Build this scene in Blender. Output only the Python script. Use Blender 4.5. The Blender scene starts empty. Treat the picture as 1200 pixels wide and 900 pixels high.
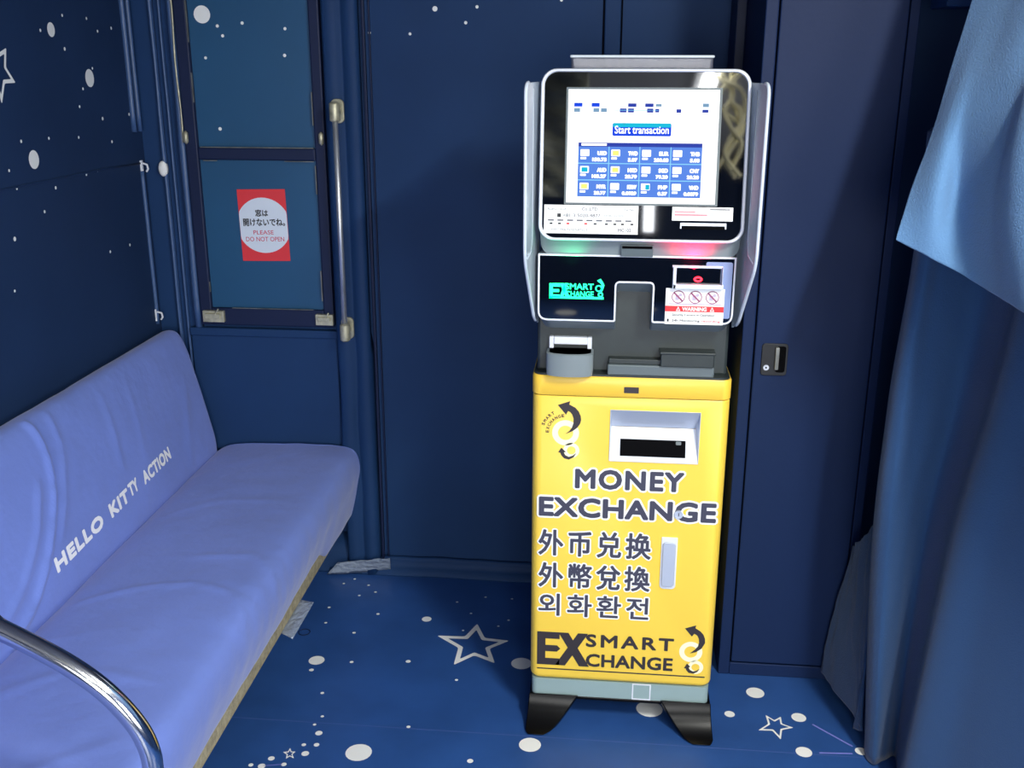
import bpy, math, random
from mathutils import Vector, Matrix, noise
random.seed(7)
SC = bpy.context.scene
COL = SC.collection
# ------------------------------------------------------------------ camera
FPX, PITCH, YAW, ROLL, CH = 1200.0, 17.45, 5.55, 0.15, 1.55
_p, _w, _r = math.radians(PITCH), math.radians(YAW), math.radians(ROLL)
CF = Vector((-math.sin(_w)*math.cos(_p), math.cos(_w)*math.cos(_p), -math.sin(_p)))
_R0 = Vector((math.cos(_w), math.sin(_w), 0)); _U0 = _R0.cross(CF)
CR = _R0*math.cos(_r) + _U0*math.sin(_r); CU = CR.cross(CF)
CP = Vector((0, 0, CH))
cd = bpy.data.cameras.new('camera'); co = bpy.data.objects.new('camera', cd); COL.objects.link(co)
cd.sensor_fit = 'HORIZONTAL'; cd.sensor_width = 36.0; cd.lens = 36.0*FPX/1200.0
cd.clip_start = 0.02; cd.clip_end = 50
mm = Matrix((CR, CU, -CF)).transposed().to_4x4(); mm.translation = CP
co.matrix_world = mm
SC.camera = co
# ------------------------------------------------------------------ world, lights, exposure
SC.view_settings.view_transform = 'Standard'; SC.view_settings.look = 'None'
SC.view_settings.gamma = 1.0; SC.view_settings.use_curve_mapping = False
SC.view_settings.exposure = 0.35
w = bpy.data.worlds.new('world'); SC.world = w; w.use_nodes = True
w.node_tree.nodes['Background'].inputs[0].default_value = (.75, .82, 1, 1)
w.node_tree.nodes['Background'].inputs[1].default_value = 0.35
LAMPS = [  # x, y, length, watts
    (0.42, -0.75, 1.25, 11.0),
    (0.85, 0.72, 0.60, 43.0),
    (1.05, -0.60, 1.20, 12.0),  # unseen tube, added to brighten the bench backrest
]
CEIL = 2.30

# ------------------------------------------------------------------ helpers
def ray(x, y): return CF*FPX + CR*(x-600) - CU*(y-450)
def at(x, y, ax, v):
    d = ray(x, y); return CP + d*((v-CP[ax])/d[ax])
def lin(c): return tuple(((v/255)/12.92 if v/255 <= .04045 else (((v/255)+.055)/1.055)**2.4) for v in c)

MATS = {}
def mat(name, rgb, rough=.5, metal=0, bump=0, bscale=40, var=0, vscale=6, emit=None, estr=0, spec=.5, coat=0, trans=0, alpha=1, sheen=0, stretch=None):
    m = bpy.data.materials.new(name); m.use_nodes = True
    nt = m.node_tree; b = nt.nodes['Principled BSDF']
    col = lin(rgb)+(1,)
    b.inputs['Base Color'].default_value = col
    b.inputs['Roughness'].default_value = rough; b.inputs['Metallic'].default_value = metal
    b.inputs['Specular IOR Level'].default_value = spec
    b.inputs['Coat Weight'].default_value = coat
    b.inputs['Transmission Weight'].default_value = trans
    b.inputs['Alpha'].default_value = alpha
    b.inputs['Sheen Weight'].default_value = sheen
    if emit: b.inputs['Emission Color'].default_value = lin(emit)+(1,); b.inputs['Emission Strength'].default_value = estr
    tc = None
    if bump or var:
        tc = nt.nodes.new('ShaderNodeTexCoord'); mp = nt.nodes.new('ShaderNodeMapping')
        nt.links.new(tc.outputs['Object'], mp.inputs[0])
        if stretch: mp.inputs['Scale'].default_value = stretch
    if var:
        n = nt.nodes.new('ShaderNodeTexNoise'); n.inputs['Scale'].default_value = vscale; n.inputs['Detail'].default_value = 5
        nt.links.new(mp.outputs[0], n.inputs['Vector'])
        r = nt.nodes.new('ShaderNodeValToRGB')
        r.color_ramp.elements[0].position = .3; r.color_ramp.elements[1].position = .7
        r.color_ramp.elements[0].color = tuple(c*(1-var) for c in col[:3])+(1,)
        r.color_ramp.elements[1].color = tuple(min(1, c*(1+var)) for c in col[:3])+(1,)
        nt.links.new(n.outputs[0], r.inputs[0]); nt.links.new(r.outputs[0], b.inputs['Base Color'])
    if bump:
        n = nt.nodes.new('ShaderNodeTexNoise'); n.inputs['Scale'].default_value = bscale; n.inputs['Detail'].default_value = 6
        nt.links.new(mp.outputs[0], n.inputs['Vector'])
        bp = nt.nodes.new('ShaderNodeBump'); bp.inputs['Strength'].default_value = bump; bp.inputs['Distance'].default_value = .02
        nt.links.new(n.outputs[0], bp.inputs['Height']); nt.links.new(bp.outputs[0], b.inputs['Normal'])
    MATS[name] = m
    return m
mat('wall_vinyl', (28, 57, 98), .6, bump=.12, bscale=5, var=.10, vscale=3, spec=.18)
mat('left_vinyl', (30, 51, 85), .6, bump=.12, bscale=5, var=.10, vscale=3, spec=.2)
mat('floor_vinyl', (42, 80, 142), .38, bump=.06, bscale=4, var=.16, vscale=5, spec=.5)
mat('trim_paint', (35, 56, 87), .6, bump=.15, bscale=14, var=.12, spec=.25)
mat('frame_paint', (22, 34, 66), .5, var=.1, spec=.25)
mat('pane_teal', (23, 77, 116), .45, bump=.05, bscale=3, var=.08, vscale=3)
mat('dark_groove', (6, 8, 18), .9, spec=.05)
mat('print_white', (240, 240, 236), .6)
mat('print_violet', (120, 125, 205), .6)
mat('lilac', (112, 134, 209), .85, bump=.35, bscale=9, var=.07, vscale=4, sheen=.25, spec=.2)
mat('lilac_print', (250, 250, 252), .7)
mat('chipboard', (168, 158, 128), .85, bump=.5, bscale=160, var=.25, vscale=70)
mat('bench_dark', (14, 18, 36), .8)
mat('chrome', (205, 205, 208), .14, 1)
mat('satin_steel', (215, 218, 222), .42, .85, var=.12, vscale=20)
mat('old_brass', (190, 186, 160), .45, .5, var=.3, vscale=60)
mat('worn_metal', (120, 122, 118), .45, .5, var=.4, vscale=25)
mat('yellow', (255, 215, 80), .33, spec=.45)
mat('lid_yellow', (250, 205, 72), .33, spec=.45)
mat('dark_ink', (52, 46, 50), .5)
mat('slate_ink', (66, 66, 84), .5)
mat('sticker_white', (252, 252, 248), .5)
mat('soft_white', (255, 250, 214), .5)
mat('grey_plastic', (127, 138, 141), .38, spec=.5)
mat('light_plastic', (226, 230, 238), .35)
mat('dark_plastic', (42, 50, 50), .42, var=.08, vscale=40)
mat('mid_plastic', (95, 106, 109), .42)
mat('plinth_grey', (148, 171, 171), .5)
mat('gloss_black', (5, 6, 9), .035, spec=.9, coat=.3)
mat('foot_black', (8, 8, 9), .26, spec=.18)
mat('slot_black', (4, 4, 6), .8, spec=.08)
mat('visor', (200, 212, 224), .25, trans=.35, alpha=.82)
mat('visor_edge', (206, 216, 226), .3)
mat('clear_top', (140, 142, 160), .15, trans=.5, alpha=.7)
mat('silver_paint', (200, 208, 222), .3, .35)
mat('screen_white', (4, 4, 6), .6, spec=.1, emit=(250, 252, 255), estr=1.15)
mat('screen_blue', (4, 4, 6), .6, spec=.1, emit=(88, 136, 232), estr=.80)
mat('screen_navy', (4, 4, 6), .6, spec=.1, emit=(40, 62, 170), estr=.8)
mat('screen_deep', (4, 4, 6), .6, spec=.1, emit=(10, 70, 232), estr=.80)
mat('screen_cyan', (4, 4, 6), .6, spec=.1, emit=(0, 190, 222), estr=.8)
mat('screen_line', (4, 4, 6), .6, spec=.1, emit=(140, 214, 255), estr=.85)
mat('screen_yellow', (4, 4, 6), .6, spec=.1, emit=(252, 226, 110), estr=1.2)
mat('screen_faint', (4, 4, 6), .6, spec=.1, emit=(130, 170, 205), estr=.7)
mat('logo_green', (0, 255, 150), .4, emit=(0, 255, 150), estr=1.5)
mat('led_red', (255, 20, 30), .4, emit=(255, 16, 36), estr=7)
mat('red_print', (226, 44, 48), .5)
mat('red_sign', (222, 52, 60), .5)
mat('sign_white', (214, 224, 236), .5)
mat('ink_red', (200, 50, 84), .5)
mat('ink_black', (20, 22, 26), .5)
mat('ink_grey', (84, 84, 92), .5)
mat('ink_pink', (214, 130, 140), .5)
mat('locker_blue', (22, 40, 77), .5, bump=.03, bscale=60, spec=.16)
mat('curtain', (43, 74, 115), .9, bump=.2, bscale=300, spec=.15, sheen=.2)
mat('tape_clear', (190, 204, 222), .25, trans=.2, alpha=.62, bump=.6, bscale=60)
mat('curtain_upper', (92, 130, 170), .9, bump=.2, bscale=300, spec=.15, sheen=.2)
mat('lamp_glow', (255, 255, 255), .5, emit=(244, 248, 255), estr=16)
mat('lamp_body', (220, 220, 220), .5)
mat('cord_cream', (252, 244, 200), .6)
mat('ceiling_blue', (128, 130, 136), .7, bump=.8, bscale=3, spec=.2)

class MB:
    def __init__(s): s.v = []; s.f = []; s.m = []; s.mats = []; s.sm = []
    def mi(s, m):
        if m not in s.mats: s.mats.append(m)
        return s.mats.index(m)
    def add(s, vs, fs, m=0, smooth=False):
        o = len(s.v); s.v += [Vector(v) for v in vs]
        for f in fs: s.f.append([o+i for i in f]); s.m.append(m); s.sm.append(smooth)
    def box(s, a, b, m=0):
        x0, x1 = sorted((a[0], b[0])); y0, y1 = sorted((a[1], b[1])); z0, z1 = sorted((a[2], b[2]))
        vs = [(x, y, z) for x in (x0, x1) for y in (y0, y1) for z in (z0, z1)]
        s.add(vs, [(0, 1, 3, 2), (4, 6, 7, 5), (0, 4, 5, 1), (2, 3, 7, 6), (0, 2, 6, 4), (1, 5, 7, 3)], m)
    def loft(s, loops, m=0, cap0=True, cap1=True, smooth=False, closed=True):
        n = len(loops[0]); vs = [p for l in loops for p in l]; fs = []
        for k in range(len(loops)-1):
            for i in range(n if closed else n-1):
                j = (i+1) % n
                fs.append((k*n+i, k*n+j, (k+1)*n+j, (k+1)*n+i))
        o = len(s.v); s.add(vs, fs, m, smooth)
        if cap0: s.f.append([o+i for i in reversed(range(n))]); s.m.append(m); s.sm.append(False)
        if cap1: s.f.append([o+(len(loops)-1)*n+i for i in range(n)]); s.m.append(m); s.sm.append(False)
    def tube(s, pts, r, m=0, seg=16, caps=True):
        pts = [Vector(p) for p in pts]; loops = []
        up = None
        for i, p in enumerate(pts):
            t = (pts[min(i+1, len(pts)-1)]-pts[max(i-1, 0)]).normalized()
            if up is None: up = t.orthogonal().normalized()
            up = (up - t*up.dot(t)).normalized(); sd = t.cross(up)
            rr = r[i] if isinstance(r, (list, tuple)) else r
            loops.append([p + (up*math.cos(a)+sd*math.sin(a))*rr for a in [2*math.pi*k/seg for k in range(seg)]])
        s.loft(loops, m, caps, caps, smooth=True)
    def build(s, name, mats, parent=None, loc=None, bevel=0, bseg=2, xf=None):
        vs = s.v
        if xf: vs = [xf(v) for v in vs]
        off = Vector(loc) if loc is not None else (Vector(parent.location) if parent and parent.type == 'EMPTY' else None)
        if parent is not None and off is None: off = worldloc(parent)
        if off is None:
            lo = [min(v[i] for v in vs) for i in range(3)]; hi = [max(v[i] for v in vs) for i in range(3)]
            off = Vector(((lo[0]+hi[0])/2, (lo[1]+hi[1])/2, lo[2]))
        me = bpy.data.meshes.new(name)
        me.from_pydata([tuple(v-off) for v in vs], [], s.f)
        if not isinstance(mats, (list, tuple)): mats = [mats]
        for m in mats: me.materials.append(MATS[m])
        for p, mi, sm in zip(me.polygons, s.m, s.sm): p.material_index = mi; p.use_smooth = sm
        me.validate(); me.update()
        o = bpy.data.objects.new(name, me); COL.objects.link(o)
        if parent is not None:
            o.parent = parent; o.location = off - worldloc(parent)
        else: o.location = off
        if bevel:
            bm = o.modifiers.new('bevel', 'BEVEL'); bm.width = bevel; bm.segments = bseg; bm.limit_method = 'ANGLE'
            bm.angle_limit = math.radians(40); bm.harden_normals = False
        return o
def worldloc(o):
    v = Vector(o.location)
    while o.parent: o = o.parent; v += Vector(o.location)
    return v
def thing(name, loc, label, cat, group=None):
    o = bpy.data.objects.new(name, None); COL.objects.link(o); o.location = loc; o.empty_display_size = .1
    o['label'] = label; o['category'] = cat
    if group: o['group'] = group
    return o
def tag(o, label, cat, group=None):
    o['label'] = label; o['category'] = cat
    if group: o['group'] = group
    return o
def struct(o): o['kind'] = 'structure'; return o

class Plane:   # a flat face in the place: local (u, v, w): right, up, out towards the room
    def __init__(s, o, u, v):
        s.o = Vector(o); s.u = Vector(u).normalized(); s.v = Vector(v).normalized(); s.n = s.u.cross(s.v)
    def P(s, u, v, w=0): return s.o + s.u*u + s.v*v + s.n*w
    def uv(s, x, y):
        d = ray(x, y); t = (s.o-CP).dot(s.n)/d.dot(s.n); q = CP+d*t-s.o
        return (q.dot(s.u), q.dot(s.v))
    def scale(s, x, y):  # metres per pixel there (along u)
        a = s.uv(x-1, y); b = s.uv(x+1, y); return math.hypot(a[0]-b[0], a[1]-b[1])/2
def rrect(u0, v0, u1, v1, r, n=6):
    if u0 > u1: u0, u1 = u1, u0
    if v0 > v1: v0, v1 = v1, v0
    rr = r if isinstance(r, (list, tuple)) else (r,)*4   # bl, br, tr, tl
    out = []
    for cx, cy, a0, q in ((u0, v0, 180, rr[0]), (u1, v0, 270, rr[1]), (u1, v1, 0, rr[2]), (u0, v1, 90, rr[3])):
        sx = 1 if cx == u0 else -1; sy = 1 if cy == v0 else -1
        for k in range(n+1):
            a = math.radians(a0+90*k/n); out.append((cx+sx*q+q*math.cos(a), cy+sy*q+q*math.sin(a)))
    return out
def round_poly(pts, r, n=5):
    out = []; N = len(pts)
    for i in range(N):
        p = Vector((*pts[i], 0)); a = Vector((*pts[i-1], 0)); b = Vector((*pts[(i+1) % N], 0))
        q = r[i] if isinstance(r, (list, tuple)) else r
        if q <= 0: out.append((p.x, p.y)); continue
        da = (a-p); db = (b-p); d = min(q, da.length*.49, db.length*.49)
        s = p+da.normalized()*d; e = p+db.normalized()*d
        for k in range(n+1):
            t = k/n; c = s*(1-t)**2 + p*2*t*(1-t) + e*t*t; out.append((c.x, c.y))
    return out
def offset_poly(pts, d):   # positive = inward for ccw
    N = len(pts); out = []
    for i in range(N):
        p = Vector(pts[i]); a = Vector(pts[i-1]); b = Vector(pts[(i+1) % N])
        e1 = (p-a); e2 = (b-p)
        if e1.length < 1e-9: e1 = e2
        if e2.length < 1e-9: e2 = e1
        n1 = Vector((-e1.y, e1.x)).normalized(); n2 = Vector((-e2.y, e2.x)).normalized()
        m = (n1+n2)
        if m.length < 1e-6: m = n1
        m.normalize(); c = max(.35, m.dot(n1)); out.append(tuple(p+m*(d/c)))
    return out
def plate(mb, pl, poly, w0, w1, m=0):
    """solid prism over a local polygon between heights w0 and w1"""
    mb.loft([[pl.P(u, v, w0) for u, v in poly], [pl.P(u, v, w1) for u, v in poly]], m)
def ring(mb, pl, outer, inner, w0, w1, m=0):
    n = len(outer); loops = [[pl.P(u, v, w) for u, v in q] for q, w in ((outer, w0), (outer, w1), (inner, w1), (inner, w0), (outer, w0))]
    mb.loft(loops, m, False, False)
def circle(cu, cv, r, n=24, ry=None): return [(cu+r*math.cos(2*math.pi*k/n), cv+(ry or r)*math.sin(2*math.pi*k/n)) for k in range(n)]

def glyphs(body, off=0.0, spacing=1.0):
    c = bpy.data.curves.new('t', 'FONT'); c.body = body; c.offset = off; c.resolution_u = 3; c.space_character = spacing
    o = bpy.data.objects.new('t', c); COL.objects.link(o); bpy.context.view_layer.update()
    me = bpy.data.meshes.new_from_object(o.evaluated_get(bpy.context.evaluated_depsgraph_get()))
    vs = [v.co.copy() for v in me.vertices]; fs = [list(p.vertices) for p in me.polygons]
    bpy.data.objects.remove(o); bpy.data.meshes.remove(me); bpy.data.curves.remove(c)
    return vs, fs
def text(mb, pl, body, u0, v0, u1, v1, w=.0006, off=0.0, m=0, spacing=1.0, pad=0, fn=None):
    """letters stretched to fill the local box; off = boldness; pad = outline growth in metres"""
    base, bf = glyphs(body, 0, spacing)
    if not base: return
    x0 = min(v.x for v in base); x1 = max(v.x for v in base); y0 = min(v.y for v in base); y1 = max(v.y for v in base)
    sx = (u1-u0)/(x1-x0); sy = (v1-v0)/(y1-y0)
    f = fn or (lambda u, v: pl.P(u, v, w))
    R = off*(sx+sy)/2 + pad
    B = off*(sx+sy)/2
    ax0, ay0 = u0+B, v0+B; sx *= max(.1, (u1-u0-2*B)/(u1-u0)); sy *= max(.1, (v1-v0-2*B)/(v1-v0))
    K = 0 if R <= 0 else (14 if pad else 8)
    sh = [(0, 0)]+[(R*math.cos(2*math.pi*(k+.5)/K), R*math.sin(2*math.pi*(k+.5)/K)) for k in range(K)]
    for k, (dx, dy) in enumerate(sh):
        dn = pl.n*(k*1.6e-5)
        mb.add([f(ax0+(v.x-x0)*sx+dx, ay0+(v.y-y0)*sy+dy)+dn for v in base], bf, m)

# ================================================================== ROOM
YW, XL, XR, YF = 2.89, -1.345, 1.45, -2.6
flo = Plane((0, 0, 0), (1, 0, 0), (0, 1, 0))
lef = Plane((XL, 0, 0), (0, 1, 0), (0, 0, 1))
bak = Plane((0, YW, 0), (1, 0, 0), (0, 0, 1))
def dot(mb, pl, x, y, r, m=1, w=.0006, vert=False):
    cu, cv = pl.uv(x, y)
    if vert: a = pl.uv(x, y-5); R = r*math.hypot(a[0]-cu, a[1]-cv)/5
    else: R = r*pl.scale(x, y)
    mb.add([pl.P(u, v, w) for u, v in circle(cu, cv, R, 20)], [list(range(20))], m)
def star(mb, pl, tips, k=.52, ins=.70, m=1, w=.0006):
    T = [Vector(pl.uv(*t)) for t in tips]; c = sum(T, Vector((0, 0)))/5
    out = []
    for i in range(5):
        out.append(T[i]); mid = (T[i]+T[(i+1) % 5])/2; out.append(c+(mid-c)*(k/.62))
    area = sum(out[i-1].x*out[i].y-out[i].x*out[i-1].y for i in range(10))
    if area < 0: out.reverse(); T.reverse()
    inn = [c+(p-c)*ins for p in out]
    R = sum((t-c).length for t in T)/5
    o2 = round_poly([tuple(p) for p in out], R*.07, 3); i2 = round_poly([tuple(p) for p in inn], R*.05, 3)
    vs = [pl.P(u, v, w) for u, v in o2]+[pl.P(u, v, w) for u, v in i2]; n = len(o2)
    mb.add(vs, [(i, (i+1) % n, n+(i+1) % n, n+i) for i in range(n)], m)
def stroke(mb, pl, a, b, wpx, m=2, w=.0006):
    A = Vector(pl.uv(*a)); B = Vector(pl.uv(*b)); h = wpx/2*pl.scale(*a); d = (B-A).normalized()*h; n = Vector((-d.y, d.x))
    mb.add([pl.P(*q, w) for q in (A+n, A-n, B-n, B+n)], [(0, 1, 2, 3)], m)

f = MB(); f.box((XL-.1, YF-.1, -.06), (XR+.1, YW+.1, 0), 0)
FD = [(371,774,9.3),(365,785.3,2.8),(385.7,712,1.8),(381.7,730,1.8),(403,684,1.5),(415.7,678.7,1.5),(432,686,1.6),(440,694,1.6),(421,698,1.6),(443,719.7,2),(415,741.7,2),(500,725.7,5.7),(412,776,2.3),(478.3,775.3,3),(377.7,812.3,2.2),(377.7,839.7,2),(368.7,849.3,2),(373.7,859.3,4.3),(371,873,3.3),(356,873,2.7),(357.7,883.3,4.5),(318,889,3.9),(294,896.7,3),(306.7,898,4.5),(332.7,896,3.2),(420.3,882,15.5),(478.7,852,2.4),(551,892,3.7),(621,873,13),(611,777.7,12),(535,797,2),(535.7,705.7,1.5),(569,700,1.5),(600,702,1.5),(552,719,1.5),(596,727,1.5),(584,734,1.5),(542.7,739,1.5),(761,831,15.5),(885,812,10.5),(855,837,6),(936,841,8.5),(942,881.5,9.5),(1009,880.6,7)]
for d in FD: dot(f, flo, *d)
star(f, flo, [(559.3,731),(597,751),(580,777.5),(531.5,779.5),(512,745)], k=.34, ins=.70)
star(f, flo, [(340,876.5),(346.5,881),(344.5,889),(335,889.5),(331.5,881.5)], k=.34, ins=.6)
star(f, flo, [(897,838),(915,840),(930,853),(915,867),(888.5,856)], k=.34, ins=.74)
stroke(f, flo, (952,849), (999,875), 2.4); stroke(f, flo, (960,882.5), (999,883.4), 2.4); stroke(f, flo, (309,897.5), (331,896), 1.4)
# sheet joint of the vinyl
for cx_, cy_, r_ in ((-.28, -2.2, .07), (-.12, -1.7, .05), (.25, -2.35, .06), (.6, -1.9, .05), (-.2, -1.2, .04), (.5, .6, .05), (-.3, .9, .04), (.1, 1.3, .03), (.3, -.4, .05)):
    f.add([(u, v, .0006) for u, v in circle(cx_, cy_, r_, 24)], [list(range(24))], 1)
f.add([(-1.3, 2.094, .0003), (1.2, 2.092, .0003), (1.2, 2.0945, .0003), (-1.3, 2.0965, .0003)], [(0, 1, 2, 3)], 3)
mat('joint', (70, 96, 160), .5)
struct(f.build('floor', ['floor_vinyl', 'print_white', 'print_violet', 'joint'], loc=(0, 0, 0)))

wl = MB(); wl.box((XL-.1, YF, 0), (XL, YW, CEIL), 0)
LD = [(72.5,18,1.8),(101,21.6,1.8),(59.5,34.7,8.5),(47,35.5,2),(114,36.5,1.8),(130,33,2),(75.5,57.3,2.2),(104.8,91.5,10.4),(108,80,1.6),(97,104,1.8),(93,125,1.8),(120,139,2.2),(151,134,1.8),(24.5,165.6,2),(57,162,1.8),(92,161,1.8),(131,166,1.8),(39.5,187,11),(10.4,200,1.8),(101,204.5,1.8),(114,200,1.5),(19.5,221,1.8),(65,220,2),(52,248,2),(17,280,2.8),(129,295,1.8),(152,287,1.8),(17,341,1.8)]
for x, y, r in LD: dot(wl, lef, x, y, r, vert=True)
star(wl, lef, [(-14,40),(7,56),(18,97),(2,122),(-22,92)][:5], k=.36, ins=.72)
struct(wl.build('wall_left', ['left_vinyl', 'print_white'], loc=(XL, 0, 0)))
wb = MB(); wb.box((XL-.1, YW, 0), (XR+.1, YW+.1, CEIL), 0)
for x, y, r in [(509.7,10.3,3),(559,8,1.9),(545.8,26.6,1.9),(433,38.5,1.7),(480.5,39.7,1.7),(658,0,1.8)]: dot(wb, bak, x, y, r)
struct(wb.build('wall_back', ['wall_vinyl', 'print_white'], loc=(0, YW, 0)))
b = MB(); b.box((XR, YF, 0), (XR+.1, YW, CEIL)); struct(b.build('wall_right', 'wall_vinyl'))
b = MB(); b.box((XL-.1, YF-.1, 0), (XR+.1, YF, CEIL)); struct(b.build('wall_front', 'wall_vinyl'))
b = MB(); b.box((XL-.1, YF-.1, CEIL), (XR+.1, YW+.1, CEIL+.08)); struct(b.build('ceiling', 'ceiling_blue'))

# raised wrinkled strips and mouldings around the corner (trim)
def wavy_strip(name, x0, x1, z0, z1, y, th, m='trim_paint', n=26, amp=.0025, seed=0):
    mb = MB(); loops = []
    for k in range(n+1):
        z = z0+(z1-z0)*k/n; a = amp*noise.noise(Vector((seed, z*5, 0))); c = amp*noise.noise(Vector((seed+9, z*4, 3)))
        prof = [(x0+a, y+.002), (x0+a+.15*(x1-x0), y-th*.8), ((x0+x1)/2+c, y-th), (x1+c-.15*(x1-x0), y-th*.8), (x1+c, y+.002)]
        loops.append([(p, q, z) for p, q in prof])
    mb.loft(loops, 0, smooth=True); return struct(mb.build(name, m))
mat('fold_blue', (61, 88, 131), .4, bump=.1, bscale=20)
wavy_strip('trim_1', -1.288, -1.276, .42, CEIL, YW, .016, 'fold_blue', seed=1)
wavy_strip('trim_2', -1.262, -1.254, .42, CEIL, YW, .012, 'fold_blue', seed=2)
wavy_strip('trim_3', -1.236, -1.212, .79, CEIL, YW, .020, 'fold_blue', seed=3)
# fold of vinyl on the left wall
mb = MB()
for y0 in (2.835, 2.868):
    loops = []
    for k in range(21):
        z = 1.36+(CEIL-1.36)*k/20; a = .002*noise.noise(Vector((y0*30, z*4, 0)))
        loops.append([(XL-.002, y0-.007+a, z), (XL+.011, y0-.003+a, z), (XL+.011, y0+.003+a, z), (XL-.002, y0+.007+a, z)])
    mb.loft(loops, 0, smooth=True)
struct(mb.build('trim_4', 'fold_blue'))
mb = MB()
loops = []
for k in range(21):
    z = .80+(1.25-.80)*k/20; a = .002*noise.noise(Vector((7, z*6, 0)))
    loops.append([(XL-.002, 2.853+a, z), (XL+.008, 2.857+a, z), (XL+.008, 2.862+a, z), (XL-.002, 2.867+a, z)])
mb.loft(loops, 0, smooth=True); struct(mb.build('trim_5', 'fold_blue'))
# horizontal crease of the left wall sheet
mb = MB(); A = lef.uv(0, 223); B = lef.uv(128, 197)
mb.tube([lef.P(1.2, A[1]+.01, .0), lef.P(A[0], A[1], .0), lef.P(B[0], B[1], .0), lef.P(2.86, B[1]-.005, .0)], .003, seg=8)
struct(mb.build('trim_6', 'left_vinyl'))

# pillar beside the window, wrapped in vinyl
PX0, PX1, PD = -.800, -.700, .034
mb = MB(); loops = []
for k in range(33):
    z = .0+CEIL*k/32; lo = z < .78
    a = (.010 if lo else .001)*noise.noise(Vector((2, z*4, 0))); c = (.008 if lo else .001)*noise.noise(Vector((5, z*5, 1)))
    wd = .012 if lo else 0
    prof = [(PX0-wd*.3, YW+.002), (PX0+.002+a, YW-PD+.006), (PX0+.010+a, YW-PD), (PX0+.045, YW-PD-c*.5), (PX0+.050+c, YW-PD+.010), (PX0+.058+c, YW-PD+.010), (PX0+.066+c, YW-PD-.002), (PX1-.008, YW-PD), (PX1, YW-PD+.008), (PX1+wd*.8+a*.5, YW+.002)]
    loops.append([(p, q, z) for p, q in prof])
mb.loft(loops, 0, smooth=True); struct(mb.build('trim_7', 'wall_vinyl'))
# narrow raised seam cover beside the pillar and behind the kiosk
b = MB(); b.box((-.692, YW-.012, 0), (-.684, YW+.002, CEIL)); b.box((-.674, YW-.008, 0), (-.670, YW+.002, CEIL)); struct(b.build('trim_8', 'frame_paint', bevel=.002))
b = MB(); b.box((-.036, YW-.010, 0), (.006, YW+.002, CEIL)); struct(b.build('trim_9', 'wall_vinyl', bevel=.003))
b = MB(); b.box((-.041, YW-.003, 0), (-.037, YW+.002, CEIL)); b.box((.007, YW-.003, 0), (.011, YW+.002, CEIL)); struct(b.build('trim_10', 'dark_groove'))
b = MB(); b.box((.292, YW-.14, 0), (.318, YW+.002, CEIL)); struct(b.build('trim_11', 'frame_paint', bevel=.003))
# soft skirting fold of vinyl at the wall foot
mb = MB(); loops = []
for k in range(61):
    x = -.86+1.15*k/60; a = .010*noise.noise(Vector((x*5, 1, 0))); c = .006*noise.noise(Vector((x*9, 4, 0)))
    loops.append([(x, YW+.002, 0), (x, YW-.034+a, 0.0), (x, YW-.033+a, .004), (x, YW-.020+c, .020+a*.4), (x, YW-.010+c, .026+c), (x, YW-.012, .044+c), (x, YW-.010, .052+c*.6+a*.3), (x, YW+.002, .056+c*.6+a*.3)])
mb.loft(loops, 0, smooth=True); struct(mb.build('baseboard_back', 'wall_vinyl'))
# floor-side fold next to bench end
mb = MB(); loops = []
for k in range(13):
    x = -1.0+.30*k/12; a = .02*noise.noise(Vector((x*8, 2, 0)))
    loops.append([(x, YW+.002, 0), (x, YW-.030+a*.2, .0), (x, YW-.029+a*.2, .006), (x, YW-.022, .02), (x, YW-.018, .05+a*.3), (x, YW+.002, .14)])
mb.loft(loops, 0, smooth=True); struct(mb.build('trim_12', 'wall_vinyl'))

# ================================================================== WINDOW
win = MB()   # outer frame
FY = YW-.022
z_sill, z_mid0, z_mid1 = .800, 1.283, 1.317
xa, xb = -1.212, -.806
for a, c in (((xa, z_sill), (xa+.036, CEIL-.2)), ((xb-.030, z_sill), (xb, CEIL-.2)), ((xa+.0355, z_sill), (xb-.0295, .852)), ((xa+.0355, z_mid0), (xb-.0295, z_mid1)), ((xa+.0355, CEIL-.25), (xb-.0295, CEIL-.2))):
    win.box((a[0], FY, a[1]), (c[0], YW+.01, c[1]))
wobj = struct(win.build('window_1', 'frame_paint', bevel=.004))
def wpart(name, mb, m, **k): return mb.build(name, m, parent=wobj, **k)
b = MB(); b.box((xa+.03, YW-.008, z_mid1), (xb-.025, YW+.004, CEIL-.24))
pup = Plane((0, YW-.008, 0), (1, 0, 0), (0, 0, 1))
for x, y, r in [(236.7,16.9,9.7),(254.7,30.4,1.8),(261,42,1.8),(283.8,27,1.9),(241,67.8,1.7),(258,151,2),(334,33.6,1.8),(333.6,65,1.9)]: dot(b, pup, x, y, r, m=1)
wpart('window_pane', b, ['pane_teal', 'print_white'])
b = MB(); b.box((xa+.03, YW-.010, .852), (xb-.025, YW+.004, z_mid0)); wpart('window_pane', b, 'pane_teal')
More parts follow.
